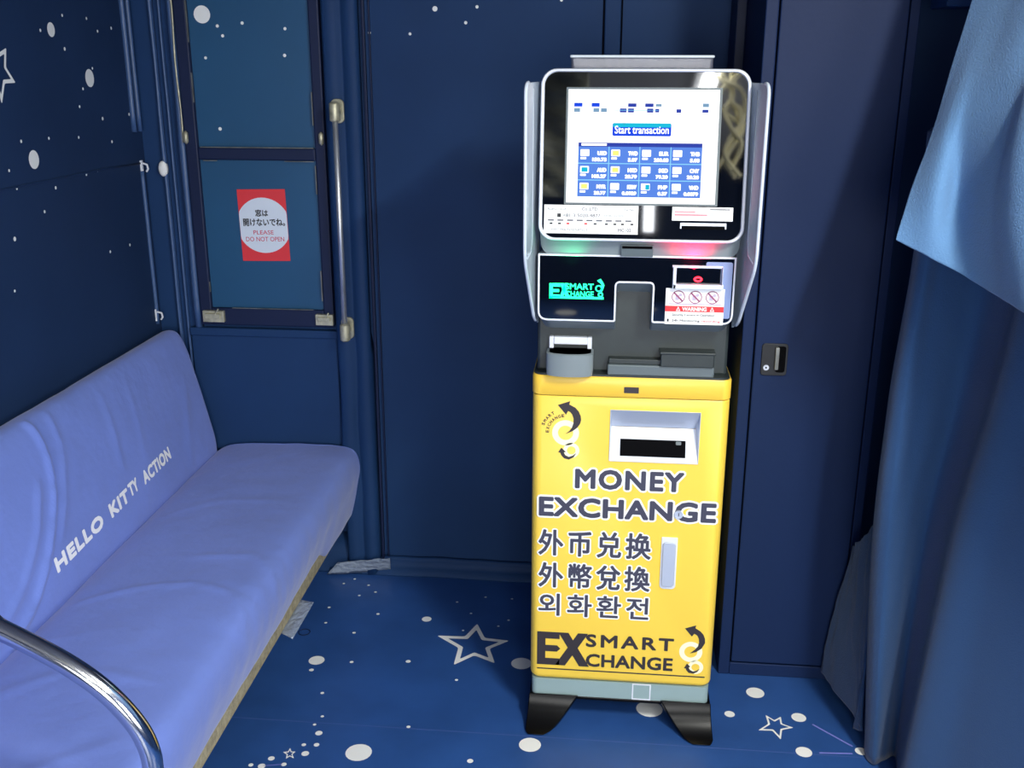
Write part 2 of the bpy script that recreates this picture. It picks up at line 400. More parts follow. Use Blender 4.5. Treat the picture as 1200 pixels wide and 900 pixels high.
# worn bare-metal arrises round the panes
b = MB()
for (x0, z0, x1, z1) in ((xa+.036, .90, xa+.038, .93), (xb-.033, .88, xb-.030, .97), (xb-.032, 1.19, xb-.030, 1.27), (xa+.05, z_mid0-.003, xa+.09, z_mid0-.001), (xb-.12, z_mid0-.003, xb-.035, z_mid0-.001), (xa+.045, z_mid1, xb-.034, z_mid1+.0025), (xa+.036, 1.44, xa+.038, 1.52), (xb-.032, 1.38, xb-.030, 1.47), (xa+.10, .852, xb-.06, .854), (xa+.036, 1.60, xa+.038, 1.72)):
    b.box((x0, FY-.0015, z0), (x1, FY+.004, z1))
wpart('window_frame_edging', b, 'worn_metal')
b = MB(); pts = [(xa-.004+.002*math.sin(k), FY-.001, 1.33+.045*k) for k in range(14)]; b.tube(pts, [.0016+.0012*abs(math.sin(k*1.7)) for k in range(14)], seg=6); wpart('window_frame_edging', b, 'old_brass')
def latch(x, z, w, h):
    b = MB(); b.box((x-w/2, FY-.012, z-h/2), (x+w/2, FY+.002, z+h/2)); b.box((x-w*.35, FY-.018, z-h*.12), (x+w*.35, FY-.010, z+h*.28))
    b.tube([(x+w*.1, FY-.018, z+h*.2), (x+w*.32, FY-.02, z+h*.75)], .0025, seg=8)
    b.tube([(x-w*.3, FY-.014, z-h*.2), (x-w*.3, FY-.010, z-h*.2)], .004, seg=10)
    o = wpart('window_latch', b, 'old_brass', bevel=.0015)
latch(-1.168, .828, .064, .034); latch(-.832, .826, .052, .032)
for x, z in ((xa+.008, 1.345), (xb-.008, 1.345)):
    b = MB(); b.tube([(x, FY-.006, z-.018), (x, FY-.008, z-.012), (x, FY-.008, z+.012), (x, FY-.006, z+.018)], [.002, .007, .007, .002], seg=12); wpart('window_latch', b, 'old_brass')
# panel below the window
b = MB(); b.box((-1.25, YW-.014, .40), (-.802, YW+.002, .787)); b.box((-1.25, YW-.022, .765), (-.79, YW+.002, .79)); struct(b.build('trim_13', 'wall_vinyl', bevel=.004))

# fill panel added behind the camera, and a bright slit above it
def glow_panel(name, x0, x1, z0, z1, watt, strength):
    b = MB(); t_ = .03
    for a, c in (((x0-t_, z0-t_), (x1+t_, z0)), ((x0-t_, z1), (x1+t_, z1+t_)), ((x0-t_, z0), (x0, z1)), ((x1, z0), (x1+t_, z1))): b.box((a[0], YF-.002, a[1]), (c[0], YF+.03, c[1]))
    o = struct(b.build(name, 'frame_paint'))
    b = MB(); b.box((x0, YF-.001, z0), (x1, YF+.008, z1)); gm = 'daylight_'+name; mat(gm, (255, 255, 255), .5, emit=(246, 250, 255), estr=strength); b.build('window_pane', gm, o)  # glowing face of the panel, not a real window pane
    if watt:
        ld = bpy.data.lights.new('daylight', 'AREA'); ld.shape = 'RECTANGLE'; ld.size = x1-x0; ld.size_y = z1-z0; ld.energy = watt; ld.color = (1, 1, .97)  # fill lamp of the added panel, not real daylight
        lo = bpy.data.objects.new('daylight', ld); COL.objects.link(lo); lo.location = ((x0+x1)/2, YF+.04, (z0+z1)/2); lo.rotation_euler = (math.radians(90), 0, 0)
glow_panel('window_2', -.7, .9, .55, 1.62, 46, 1.3)  # added fill panel on the front wall, not a real window
# glowing panel added on the right wall to brighten the backrest
b = MB()
for a, c in (((XR-.03, -1.08, .87), (XR+.002, .08, .90)), ((XR-.03, -1.08, 1.70), (XR+.002, .08, 1.73)), ((XR-.03, -1.08, .90), (XR+.002, -1.05, 1.70)), ((XR-.03, .05, .90), (XR+.002, .08, 1.70))): b.box(a, c)
o = struct(b.build('fill_panel_right', 'frame_paint'))
b = MB(); b.box((XR-.008, -1.05, .90), (XR+.001, .05, 1.70)); b.build('window_pane', 'daylight_window_2', o)  # glowing face of the added right panel, not a real pane
ld = bpy.data.lights.new('daylight', 'AREA'); ld.shape = 'RECTANGLE'; ld.size = 1.1; ld.size_y = .8; ld.energy = 25; ld.color = (1, 1, .97)  # fill lamp of the added right panel, not real daylight
lo = bpy.data.objects.new('daylight', ld); COL.objects.link(lo); lo.location = (XR-.04, -.5, 1.3); lo.rotation_euler = (math.radians(90), 0, math.radians(90))
glow_panel('bright_slit', .205, .275, 1.80, 2.10, 0, 14)

# ================================================================== NOTICE
sp = Plane((0, YW-.0112, 0), (1, 0, 0), (0, 0, 1))
q = [sp.uv(*p) for p in ((277.5, 222), (332, 222.5), (341.5, 305), (285.5, 305.5))]
U = (Vector(q[1])-Vector(q[0])); ang = math.atan2(U.y, U.x)+math.radians(0)
cx = sum(p[0] for p in q)/4; cz = sum(p[1] for p in q)/4
tilt = math.radians(1.0)
np_ = Plane((cx, YW-.0108, cz), (math.cos(tilt), 0, math.sin(tilt)), (-math.sin(tilt), 0, math.cos(tilt)))
SW, SH = .142, .207
nt = thing('notice_sign', (cx, YW-.0105, cz-SH/2), 'small red notice with white circle and Japanese writing stuck on the lower window pane', 'sign')
b = MB(); plate(b, np_, [(-SW/2, -SH/2), (SW/2, -SH/2), (SW/2, SH/2), (-SW/2, SH/2)], 0, .001); b.build('backing_sheet', 'red_sign', nt)
circ = [(max(-SW/2+.0005, min(SW/2-.0005, u)), v) for u, v in circle(0, 0, .080, 48)]
b = MB(); plate(b, np_, circ, .001, .0014); b.build('white_disc', 'sign_white', nt)
b = MB(); text(b, np_, '窓は', -.022, .026, .016, .046, .0017, .028); text(b, np_, '開けないでね。', -.060, -.002, .064, .020, .0017, .026); b.build('lettering', 'ink_black', nt)
b = MB(); text(b, np_, 'PLEASE', -.032, -.026, .028, -.014, .0017, .006); text(b, np_, 'DO NOT OPEN', -.056, -.046, .058, -.033, .0017, .006); b.build('lettering', 'ink_red', nt)

# ================================================================== GRAB BAR ON THE WALL
gx, gy = -.756, YW-PD-.055
gb = thing('grab_bar', (gx, YW-PD, .80), 'slim vertical chrome grab bar on the wall right of the window', 'rail')
b = MB(); b.tube([(gx, gy, .795), (gx, gy, 1.43)], .0077, seg=20); b.build('bar', 'satin_steel', gb)
for z, s in ((1.42, 1), (.805, .9)):
    b = MB(); b.tube([(gx, gy, z-.026), (gx, gy, z-.022), (gx, gy, z+.022), (gx, gy, z+.027)], [.009, .0145, .0145, .009], seg=20)
    b.tube([(gx, gy, z), (gx-.006, YW-PD-.006, z)], .012, seg=16)
    b.loft([[(gx-.006+u, YW-PD-.006, z+v) for u, v in rrect(-.018, -.032, .018, .032, .014)], [(gx-.006+u, YW-PD+.001, z+v) for u, v in rrect(-.019, -.033, .019, .033, .014)]])
    b.build('bracket', 'old_brass', gb, bevel=.001)

# hooks / catches in the corner
def hook(loc, label):
    t = MB(); x, y, z = loc
    t.box((x-.001, y-.006, z-.018), (x+.004, y+.006, z+.018)); t.tube([(x+.004, y, z+.010), (x+.018, y, z+.006), (x+.020, y, z-.006), (x+.014, y, z-.014)], .0032, seg=8)
    tag(t.build('wall_hook', 'light_plastic', loc=(x, y, z-.018), bevel=.001), label, 'hook', 'white hooks in the left corner')
hook((XL, 2.862, 1.262), 'small white hook on the dark left wall, upper one level with the window rail')
hook((XL, 2.858, .828), 'small white hook on the left wall, lower one just above the lilac backrest')
t = MB(); c = at(190, 198, 1, YW-.02); P0 = Plane((c.x, YW-.016, c.z), (1, 0, 0), (0, 0, 1))
t.loft([[P0.P(u, v, w) for u, v in circle(0, 0, a, 20, a*1.7)] for a, w in ((.013, -.012), (.013, 0), (.010, .004), (.004, .006))], smooth=True)
tag(t.build('wall_button', 'print_white'), 'white oval button on the corner moulding left of the window', 'button')

# ================================================================== BENCH
Y0, Y1 = .25, 2.865
def ridge(y, s, pts, wid, h):
    best = 0
    for (a, b_) in zip(pts[:-1], pts[1:]):
        dx, dy = b_[0]-a[0], b_[1]-a[1]; L = dx*dx+dy*dy
        t = max(0, min(1, ((y-a[0])*dx+(s-a[1])*dy)/L)); d = math.hypot(y-a[0]-t*dx, s-a[1]-t*dy)
        end = 1-max(0, abs(t-.5)-.3)*2
        best = max(best, h*math.exp(-(d/wid)**2)*(end if True else 1))
    return best
bench = thing('upholstered_bench', (-1.05, (Y0+Y1)/2, 0), 'long bench with lilac fabric seat and backrest along the left wall', 'bench')
def resample(prof, n):
    L = [0]
    for a, c in zip(prof[:-1], prof[1:]): L.append(L[-1]+math.hypot(c[0]-a[0], c[1]-a[1]))
    out = []
    for k in range(n+1):
        t = L[-1]*k/n; i = max(j for j in range(len(L)) if L[j] <= t+1e-9); i = min(i, len(prof)-2)
        f_ = (t-L[i])/(L[i+1]-L[i]); out.append((prof[i][0]+(prof[i+1][0]-prof[i][0])*f_, prof[i][1]+(prof[i+1][1]-prof[i][1])*f_))
    return out
def smooth_prof(p, it=2):
    for _ in range(it):
        q = [p[0]]
        for a, c in zip(p[:-1], p[1:]): q += [(a[0]*.75+c[0]*.25, a[1]*.75+c[1]*.25), (a[0]*.25+c[0]*.75, a[1]*.25+c[1]*.75)]
        p = q+[p[-1]]
    return p
def sweep(mb, prof, n, ny, disp, endr=.03, fn=None):
    P = resample(smooth_prof(prof), n); cx_ = sum(p[0] for p in P)/len(P); cz_ = sum(p[1] for p in P)/len(P)
    nor = []
    for i in range(len(P)):
        a = P[max(0, i-1)]; c = P[min(len(P)-1, i+1)]; t = Vector((c[0]-a[0], c[1]-a[1])).normalized(); nor.append((-t.y, t.x))
    loops = []
    ys = [Y0 + (Y1-Y0)*k/ny for k in range(ny+1)]
    ys = [Y0, Y0+.004, Y0+.012]+ys[1:-1]+[Y1-.014, Y1-.005, Y1]
    for y in ys:
        e = min(y-Y0, Y1-y); sh = 0
        if e < endr: sh = endr*(1-math.sqrt(max(0, 1-(1-e/endr)**2)))
        l = []
        for i, (x, z) in enumerate(P):
            d = disp(y, i/n)-sh; zz = z+nor[i][1]*d; k_ = max(0, min(1, (y-2.50)/.10)); k_ = k_*k_*(3-2*k_)
            if z < .32: zz -= .044*k_*(.32-z)/.09
            l.append((x+nor[i][0]*d, y, zz))
        loops.append(l)
    mb.loft(loops, 0, smooth=True)
seat_prof = [(-1.30, .33), (-1.27, .385), (-1.195, .392), (-1.165, .418), (-1.10, .432), (-.95, .438), (-.85, .436), (-.772, .431), (-.748, .408), (-.743, .350), (-.762, .285), (-.776, .245), (-.784, .234), (-.84, .230), (-1.0, .230), (-1.25, .23), (-1.30, .25)]
def seat_disp(y, s):
    d = .005*noise.noise(Vector((y*2.2, s*5, 0)))+.0018*noise.noise(Vector((y*9, s*22, 3)))
    x = s
    for pts, w_, h in (([(1.88, .16), (1.95, .26), (1.97, .34), (1.94, .41), (1.86, .46)], .009, .0040), ([(1.5, .14), (1.62, .26), (1.60, .38)], .012, .003), ([(1.2, .22), (1.35, .34), (1.42, .40)], .014, .003), ([(2.3, .14), (2.42, .24), (2.44, .36)], .012, .002), ([(2.1, .30), (2.12, .40), (2.05, .46)], .010, .003), ([(1.7, .10), (1.74, .22)], .008, .002)):
        d += ridge(y, s, pts, w_, h)
    if .40 < s < .62: d += .0009*math.sin(y*75+5*math.sin(y*6))*(1-abs(s-.51)/.11)
    return d
b = MB(); sweep(b, seat_prof, 110, 260, seat_disp, .012); b.build('seat_cushion', 'lilac', bench)
# backrest: front face leans back
BF0, BF1 = Vector((-1.186, .405)), Vector((-1.262, .765))
back_prof = [(-1.19, .330), (-1.184, .42), (-1.196, .50), (-1.225, .63), (-1.256, .750), (-1.275, .785), (-1.30, .793), (-1.330, .783), (-1.338, .72), (-1.338, .36)]
back_prof = back_prof[::1]
def back_disp(y, s):
    d = .005*noise.noise(Vector((y*2.5, s*4, 8)))+.0012*noise.noise(Vector((y*10, s*15, 3)))
    for pts, w_, h in (([(2.02, .50), (2.03, .42), (2.01, .34), (1.97, .27), (1.91, .20), (1.82, .13), (1.72, .09)], .0095, .009), ([(2.10, .50), (2.09, .40), (2.04, .30), (1.98, .22)], .012, .004), ([(1.96, .36), (1.90, .26), (1.80, .18), (1.66, .12)], .012, .006), ([(1.80, .5), (1.76, .3), (1.6, .12)], .014, .008), ([(2.32, .45), (2.30, .25)], .014, .003), ([(2.45, .45), (2.42, .25)], .014, .002), ([(1.5, .5), (1.45, .2)], .02, .007), ([(2.75, .35), (2.65, .12)], .02, .003)):
        d += ridge(y, s, pts, w_, h)
    return -(-d)
# orient outwards: the profile runs front-bottom to top, so its left normal points to the wall; flip displacement side
bk = MB()
def sweep_back(mb):
    NB = 170; P = resample(smooth_prof(back_prof, 3), NB); loops = []
    ys = [Y0, Y0+.004, Y0+.012]+[Y0+(Y1-Y0)*k/420 for k in range(1, 418)]+[Y1-.024, Y1-.012, Y1-.005, Y1]
    for y in ys:
        e = min(y-Y0, Y1-y); endr = .045; sh = 0
        if e < endr: sh = endr*.6*(1-math.sqrt(max(0, 1-(1-e/endr)**2)))
        l = []
        for i, (x, z) in enumerate(P):
            a = P[max(0, i-1)]; c = P[min(NB, i+1)]; t = Vector((c[0]-a[0], c[1]-a[1])).normalized(); nx, nz = t.y, -t.x
            d = back_disp(y, i/NB)*max(0, min(1, (.72-i/NB)*8))-sh
            l.append((x+nx*d, y, z+nz*d))
        loops.append(l)
    mb.loft([list(reversed(l)) for l in loops], 0, smooth=True)
sweep_back(bk); bobj = bk.build('backrest_cushion', 'lilac', bench)
# lettering on the backrest, laid on the leaning front face
bp_ = Plane((-1.184, 0, .42), (0, 1, 0), (-.072, 0, .325))
bpn = bp_.n if bp_.n.x > 0 else -bp_.n
a0 = bp_.uv(66, 673); a1 = bp_.uv(199, 537)
from mathutils.bvhtree import BVHTree
dg = bpy.context.evaluated_depsgraph_get(); bpy.context.view_layer.update()
bvh = BVHTree.FromObject(bobj, bpy.context.evaluated_depsgraph_get())
boff = worldloc(bobj)
def on_back(u, v):
    s = (u-a0[0])/(a1[0]-a0[0]); v = v + a0[1]+(a1[1]-a0[1])*s
    p = bp_.P(u, v)
    h = bvh.ray_cast(p+bpn*.1-boff, -bpn, .3)
    return (h[0]+boff+bpn*.0016) if h[0] is not None else p+bpn*.006
b = MB()
L0 = a1[0]-a0[0]; LHT = .036
for wd, s0, s1 in (('HELLO', 0, .36), ('KIT', .42, .58), ('TY', .59, .67), ('ACTION', .72, 1.0)):
    text(b, bp_, wd, a0[0]+L0*s0, 0 if wd != 'TY' else .004, a0[0]+L0*s1, LHT if wd != 'TY' else LHT+.003, off=.05, spacing=1.1, fn=on_back)
b.build('lettering', 'lilac_print', bobj)
b = MB(); b.box((-1.25, Y0+.02, .193), (-.786, Y1-.015, .231)); b.build('seat_board', 'chipboard', bench, bevel=.002)
b = MB(); b.box((-1.335, Y0+.1, 0), (-.98, Y1-.05, .19)); b.build('plinth', 'bench_dark', bench)

# chrome rail at the near end of the bench
RY = 1.25
cr = thing('armrest_rail', (-.66, RY, 0), 'thick bent chrome tube rail at the near end of the lilac bench', 'rail')
pp = [at(x, y, 1, RY) for x, y in ((-40, 716), (0, 737), (40, 757), (80, 779), (115, 803), (143, 829), (165, 857), (177, 885), (181, 915))]
pts = [Vector((XL+.004, RY, pp[0].z+.09)), Vector((-1.15, RY, pp[0].z+.055))]+[Vector(p) for p in pp]
last = pts[-1]; pts += [Vector((last.x+.003, RY, last.z-.10)), Vector((last.x+.003, RY, .25)), Vector((last.x+.003, RY, .01))]
def catmull(P, n=8):
    out = []
    for i in range(len(P)-1):
        p0, p1, p2, p3 = P[max(0, i-1)], P[i], P[i+1], P[min(len(P)-1, i+2)]
        for k in range(n):
            t = k/n; out.append(.5*((2*p1)+(p2-p0)*t+(2*p0-5*p1+4*p2-p3)*t*t+(3*p1-p0-3*p2+p3)*t**3))
    return out+[P[-1]]
b = MB(); b.tube(catmull(pts), .0155, seg=28); b.build('tube', 'chrome', cr)
b = MB(); e = pts[-1]
b.tube([(e.x, e.y, 0), (e.x, e.y, .010), (e.x, e.y, .016)], [.036, .036, .018], seg=28); b.build('floor_flange', 'chrome', cr)
b = MB(); e = pts[0]; b.tube([(XL, e.y, e.z), (XL+.008, e.y, e.z), (XL+.014, e.y, e.z)], [.036, .036, .018], seg=28); b.build('wall_flange', 'chrome', cr)

# tapes and a rubber ring
def sheet(name, corners, m, nx=14, ny=5, amp=.002, th=.0006, seed=0, up=Vector((0, 0, 1))):
    c = [Vector(p) for p in corners]; mb = MB(); top = []
    for j in range(ny+1):
        for i in range(nx+1):
            s, t = i/nx, j/ny; p = (c[0]*(1-s)+c[1]*s)*(1-t)+(c[3]*(1-s)+c[2]*s)*t
            p = p+up*(amp*(1+noise.noise(Vector((s*6+seed, t*3, seed)))))
            top.append(p)
    n = len(top); bot = [p-up*th for p in top]; W = nx+1
    fs = [(j*W+i, j*W+i+1, (j+1)*W+i+1, (j+1)*W+i) for j in range(ny) for i in range(nx)]
    fb = [tuple(reversed([n+k for k in f_])) for f_ in fs]
    edge = [i for i in range(W)]+[j*W+nx for j in range(1, ny+1)]+[ny*W+i for i in range(nx-1, -1, -1)]+[j*W for j in range(ny-1, 0, -1)]
    fe = [(edge[(k+1) % len(edge)], edge[k], n+edge[k], n+edge[(k+1) % len(edge)]) for k in range(len(edge))]
    mb.add(top+bot, fs+fb+fe, 0, True)
    return mb.build(name, m)
g = lambda x, y, z=.001: at(x, y, 2, z)
o = sheet('adhesive_tape', [g(383, 674, .004), g(458, 670, .004), at(457, 655, 1, 2.828), at(396, 660, 1, 2.828)], 'tape_clear', amp=.003, seed=3)
tag(o, 'crumpled clear tape strip on the floor against the wall foot', 'tape')
o = sheet('adhesive_tape', [at(329, 742, 0, -.787), at(352, 703, 0, -.787), at(368, 706, 0, -.745), at(343, 749, 0, -.745)], 'tape_clear', 10, 4, .0008, seed=5)
tag(o, 'clear tape tab hanging from the chipboard edge under the seat', 'tape')
mb = MB(); c = g(356.7, 740.7, .002); mb.tube([(c.x+.016*math.cos(a), c.y+.016*math.sin(a), .002) for a in [2*math.pi*k/28 for k in range(29)]], .0011, seg=6)
tag(mb.build('rubber_band', 'frame_paint'), 'thin dark rubber ring lying on the blue floor near the bench', 'ring')

# ================================================================== LOCKER
LX0, LX1, LY = .318, .645, 2.41
lk = thing('metal_locker', ((LX0+LX1)/2, LY+.23, 0), 'tall narrow navy metal locker right of the money exchange machine', 'cabinet')
b = MB(); H = 2.12
b.box((LX0, LY, 0), (.3465, YW-.006, H)); b.box((.6235, LY, 0), (LX1, YW-.006, H)); b.box((.3465, LY+.012, 0), (.6235, YW-.006, H)); b.box((.3465, LY, 0), (.6235, LY+.02, .036)); b.box((.3465, LY, H-.04), (.6235, LY+.02, H))
b.build('body', 'locker_blue', lk, bevel=.0025)
b = MB(); b.box((.3465, LY+.008, .036), (.6235, LY+.0125, H-.04)); b.build('door_gap', 'dark_groove', lk)
b = MB(); b.box((.3495, LY-.004, .042), (.6205, LY+.009, H-.045)); dr = b.build('door', 'locker_blue', lk, bevel=.0025)
dp = Plane((0, LY-.004, 0), (1, 0, 0), (0, 0, 1))
h0 = dp.uv(893.5, 402); h1 = dp.uv(921, 440)
b = MB(); plate(b, dp, rrect(h0[0], h1[1], h1[0], h0[1], .008), 0, .004); hb = b.build('handle_plate', 'ink_black', dr, bevel=.001)
b = MB(); plate(b, dp, rrect(h0[0]+.034, h1[1]+.008, h1[0]-.005, h0[1]-.006, .006), .004, .0046); b.build('handle_recess', 'slot_black', dr)
b = MB(); plate(b, dp, rrect(h0[0]+.031, h1[1]+.016, h0[0]+.040, h0[1]-.008, .002), .004, .012); b.build('pull_lever', 'worn_metal', dr, bevel=.001)
b = MB(); plate(b, dp, circle(h0[0]+.012, h1[1]+.020, .0068), .004, .007); plate(b, dp, circle(h0[0]+.012, h1[1]+.020, .0022, 10), .007, .0073, 1); b.build('lock_cylinder', ['satin_steel', 'slot_black'], dr)

# ================================================================== KIOSK
KX, KY = .0545, 2.17
ks = thing('money_exchange_kiosk', (KX, KY+.2, 0), 'yellow currency exchange machine with tilted touch screen and black feet', 'kiosk')
X0, X1, YB = -.165, .272, 2.60
def foot_rect(x0, x1, y0, y1, r): return rrect(x0, y0, x1, y1, (r, r, .006, .006))
def vprism(mb, poly, z0, z1, m=0): mb.loft([[(x, y, z0) for x, y in poly], [(x, y, z1) for x, y in poly]], m, smooth=False)
def smooth_sides(o, ang=40):
    for p in o.data.polygons: p.use_smooth = True
    try: o.data.set_sharp_from_angle(angle=math.radians(ang))
    except Exception: pass
    return o
b = MB(); vprism(b, foot_rect(X0+.004, X1-.004, KY+.004, YB-.01, .014), .066, .1105); smooth_sides(b.build('plinth', 'plinth_grey', ks))
# yellow cabinet with the outlet pocket cut in
b = MB(); pl0 = foot_rect(X0, X1, KY, YB, .022)
loops = []
for z, ins in ((.1115, .010), (.1150, .0045), (.1200, .0012), (.126, 0), (.8375, 0), (.8400, .0015)):
    loops.append([(x+ins*(1 if x < KX else -1), y+ins*(1 if y < KY+.2 else -1), z) for x, y in pl0])
b.loft(loops, 0)
cab = b.build('cabinet_door', 'yellow', ks)
yp = Plane((0, KY, 0), (1, 0, 0), (0, 0, 1))
o0 = yp.uv(716, 480); o1 = yp.uv(818, 543)
ox0, ox1, oz0, oz1 = o0[0], o1[0]-.001, o1[1]-.001, o0[1]
cut = MB(); cut.box((ox0, KY-.05, oz0), (ox1, KY+.045, oz1)); cu = cut.build('cut', 'yellow')
md = cab.modifiers.new('b', 'BOOLEAN'); md.object = cu; md.operation = 'DIFFERENCE'; md.solver = 'EXACT'
bpy.context.view_layer.update()
nm = bpy.data.meshes.new_from_object(cab.evaluated_get(bpy.context.evaluated_depsgraph_get()))
cab.modifiers.clear(); cab.data = nm; nm.name = 'cabinet_door'; bpy.data.objects.remove(cu)
smooth_sides(cab, 35)
# outlet: hood slopes in, tray slopes back out, slot in the tray
zc = yp.uv(760, 505)[1]; dpt = .026
b = MB()
fr = .002
O = [(ox0, oz0), (ox1, oz0), (ox1, oz1), (ox0, oz1)]
I_ = .007
b.add([(ox0, KY-fr, oz1), (ox1, KY-fr, oz1), (ox1-.006, KY+dpt, zc), (ox0+.003, KY+dpt, zc)], [(0, 1, 2, 3)])          # hood
b.add([(ox0+.003, KY+dpt, zc-.001), (ox1-.006, KY+dpt, zc-.001), (ox1, KY-fr, oz0), (ox0, KY-fr, oz0)], [(0, 1, 2, 3)], 1)  # tray
b.add([(ox1, KY-fr, oz1), (ox1, KY-fr, oz0), (ox1-.006, KY+dpt, zc)], [(0, 1, 2)]); b.add([(ox0, KY-fr, oz0), (ox0, KY-fr, oz1), (ox0+.003, KY+dpt, zc)], [(0, 1, 2)])
b.box((ox0, KY-fr, oz1-.001), (ox1, KY+dpt, oz1)); b.box((ox0, KY-fr, oz0-.001), (ox1, KY+dpt, oz0)); b.box((ox0-.001, KY-fr, oz0), (ox0, KY+dpt, oz1)); b.box((ox1, KY-fr, oz0), (ox1+.001, KY+dpt, oz1))
outl = b.build('banknote_outlet', ['silver_paint', 'light_plastic'], ks)
tp = Plane((ox0, KY-fr, oz0), (1, 0, 0), (0, dpt+fr, zc-oz0))
s0 = tp.uv(727, 514); s1 = tp.uv(803, 537)
b = MB(); plate(b, tp, rrect(s0[0], s1[1], s1[0], s0[1], .001), .0003, .0012); b.build('outlet_slot', 'slot_black', outl)
b = MB(); plate(b, tp, rrect(s1[0]-.022, s0[1]-.010, s1[0]-.010, s0[1]-.002, .002), .0012, .0022); b.build('sensor_window', 'mid_plastic', outl)
# lid
b = MB(); loops = []
for z, ins in ((.8420, .0015), (.8440, 0), (.8840, 0), (.8875, .002)):
    loops.append([(x+ins*(1 if x < KX else -1), y+ins*(1 if y < KY+.2 else -1), z) for x, y in foot_rect(X0-.001, X1+.001, KY-.001, YB, .022)])
b.loft(loops, 0); lid = smooth_sides(b.build('lid', 'lid_yellow', ks))
b = MB(); vprism(b, foot_rect(X0+.005, X1-.005, KY+.005, YB-.005, .018), .836, .845); b.build('lid_gap', 'dark_ink', ks)
b = MB(); vprism(b, foot_rect(X0+.003, X1-.003, KY+.003, YB-.004, .02), .8870, .8920); b.build('deck', 'dark_plastic', ks)
lp = Plane((0, KY-.001, 0), (1, 0, 0), (0, 0, 1)); a = lp.uv(731.5, 453.5); c = lp.uv(748.5, 461)
b = MB(); plate(b, lp, rrect(a[0], c[1], c[0], a[1], .001), 0, .0012); b.build('lid_latch', 'dark_ink', lid)
# door furniture
a = yp.uv(775.5, 629); c = yp.uv(789.5, 690)
b = MB(); plate(b, yp, rrect(a[0], c[1], c[0]+.003, a[1], (.010, .010, .002, .002)), 0, .003); hh = b.build('door_handle', 'light_plastic', ks, bevel=.0008)
b = MB(); plate(b, yp, rrect(a[0]+.0035, c[1]+.008, c[0]-.0005, a[1]-.011, .008), .003, .0078); b.build('handle_grip', 'silver_paint', hh, bevel=.0015)
a = yp.uv(795.2, 602.3)
b = MB(); plate(b, yp, circle(a[0], a[1], .0098, 32), .0010, .0045); ring(b, yp, circle(a[0], a[1], .0098, 32), circle(a[0], a[1], .0078, 32), .0045, .0056); plate(b, yp, rrect(a[0]-.001, a[1]-.004, a[0]+.001, a[1]+.004, .0008), .0045, .0049, 1)
b.build('door_lock', ['silver_paint', 'slate_ink'], ks)
# lettering with white outlines
rows = [('MONEY', (675, 549.5), (802, 577), .038, 'slate_ink'), ('EXCHANGE', (632.5, 580), (840, 613.5), .038, 'slate_ink'),
        ('外币兑换', (632.5, 620.5), (763, 654), .024, 'slate_ink'), ('外幣兌換', (632, 658), (763, 692), .024, 'slate_ink'), ('외화환전', (632, 695), (762, 729), .018, 'slate_ink')]
boxes = {'MONEY': (-.066, .619, .181, .6685), 'EXCHANGE': (-.148, .5465, .2575, .5965), '外币兑换': (-.148, .4465, .114, .5135), '外幣兌換': (-.147, .370, .115, .4305), '외화환전': (-.146, .288, .115, .3475)}
boxes['外幣兌換'] = (-.147, .3625, .115, .4285)
for body, _, _, off, m in rows:
    u0, v0, u1, v1 = boxes[body]
    b = MB(); text(b, yp, body, u0, v0, u1, v1, .0008, off, spacing=1.12 if body in ('MONEY',) else (1.25 if len(body) == 4 else 1.03)); b.build('lettering', m, ks)
    b = MB(); text(b, yp, body, u0, v0, u1, v1, .0002, off, spacing=1.12 if body in ('MONEY',) else (1.25 if len(body) == 4 else 1.03), pad=.0045 if len(body) != 4 else .0034); b.build('lettering_outline', 'sticker_white', ks)
# maker's mark at the foot and the swirl marks
b = MB()
EX = [(-.148, .153, -.094, .243)]
def barz(u0, v0, u1, v1): plate(b, yp, [(u0, v0), (u1, v0), (u1, v1), (u0, v1)], .0002, .0008)
a0_, a1_ = -.148, -.094
barz(a0_, .153, a0_+.020, .243); barz(a0_+.02, .225, a1_, .243); barz(a0_+.02, .153, a1_, .171)
plate(b, yp, [(a0_+.02, .190), (a1_-.006, .190), (a1_+.002, .1985), (a1_-.006, .207), (a0_+.02, .207)], .0002, .0008)
for p in ([(-.104, .153), (-.080, .153), (-.026, .243), (-.050, .243)], [(-.097, .243), (-.073, .243), (-.022, .153), (-.046, .153)]): plate(b, yp, p, .0002, .0008 if p[0][1] < .2 else .0009)
barz(-.148, .1405, .2555, .1435)
text(b, yp, 'SMART', -.031, .2075, .1785, .243, .0008, .030, spacing=1.25)
text(b, yp, 'CHANGE', -.030, .1535, .1785, .1895, .0008, .030, spacing=1.02)
b.build('maker_mark', 'dark_ink', ks)
arrow = [(215,130),(345,90),(335,125),(400,160),(435,200),(456,250),(460,290),(448,330),(420,368),(370,405),(295,435),(335,405),(362,370),(378,325),(380,275),(365,230),(345,205),(322,193),(300,232)]
small = [(250,580),(297,625),(276,630),(292,660),(330,678),(370,665),(407,638),(380,682),(330,705),(280,692),(250,660),(240,632),(218,628)]
def pixpoly(pl, pts, ox, oy, s): 
    q_ = [pl.uv(ox+x/s, oy+y/s) for x, y in pts]
    ar = sum(q_[i-1][0]*q_[i][1]-q_[i][0]*q_[i-1][1] for i in range(len(q_)))
    return q_ if ar > 0 else q_[::-1]
b = MB(); plate(b, yp, pixpoly(yp, arrow, 630, 460, 9), .0003, .0011); plate(b, yp, pixpoly(yp, small, 630, 460, 9), .0003, .0011)
C0 = Vector(yp.uv(630+290/9, 460+420/9)); sc9 = yp.scale(660, 505)/9
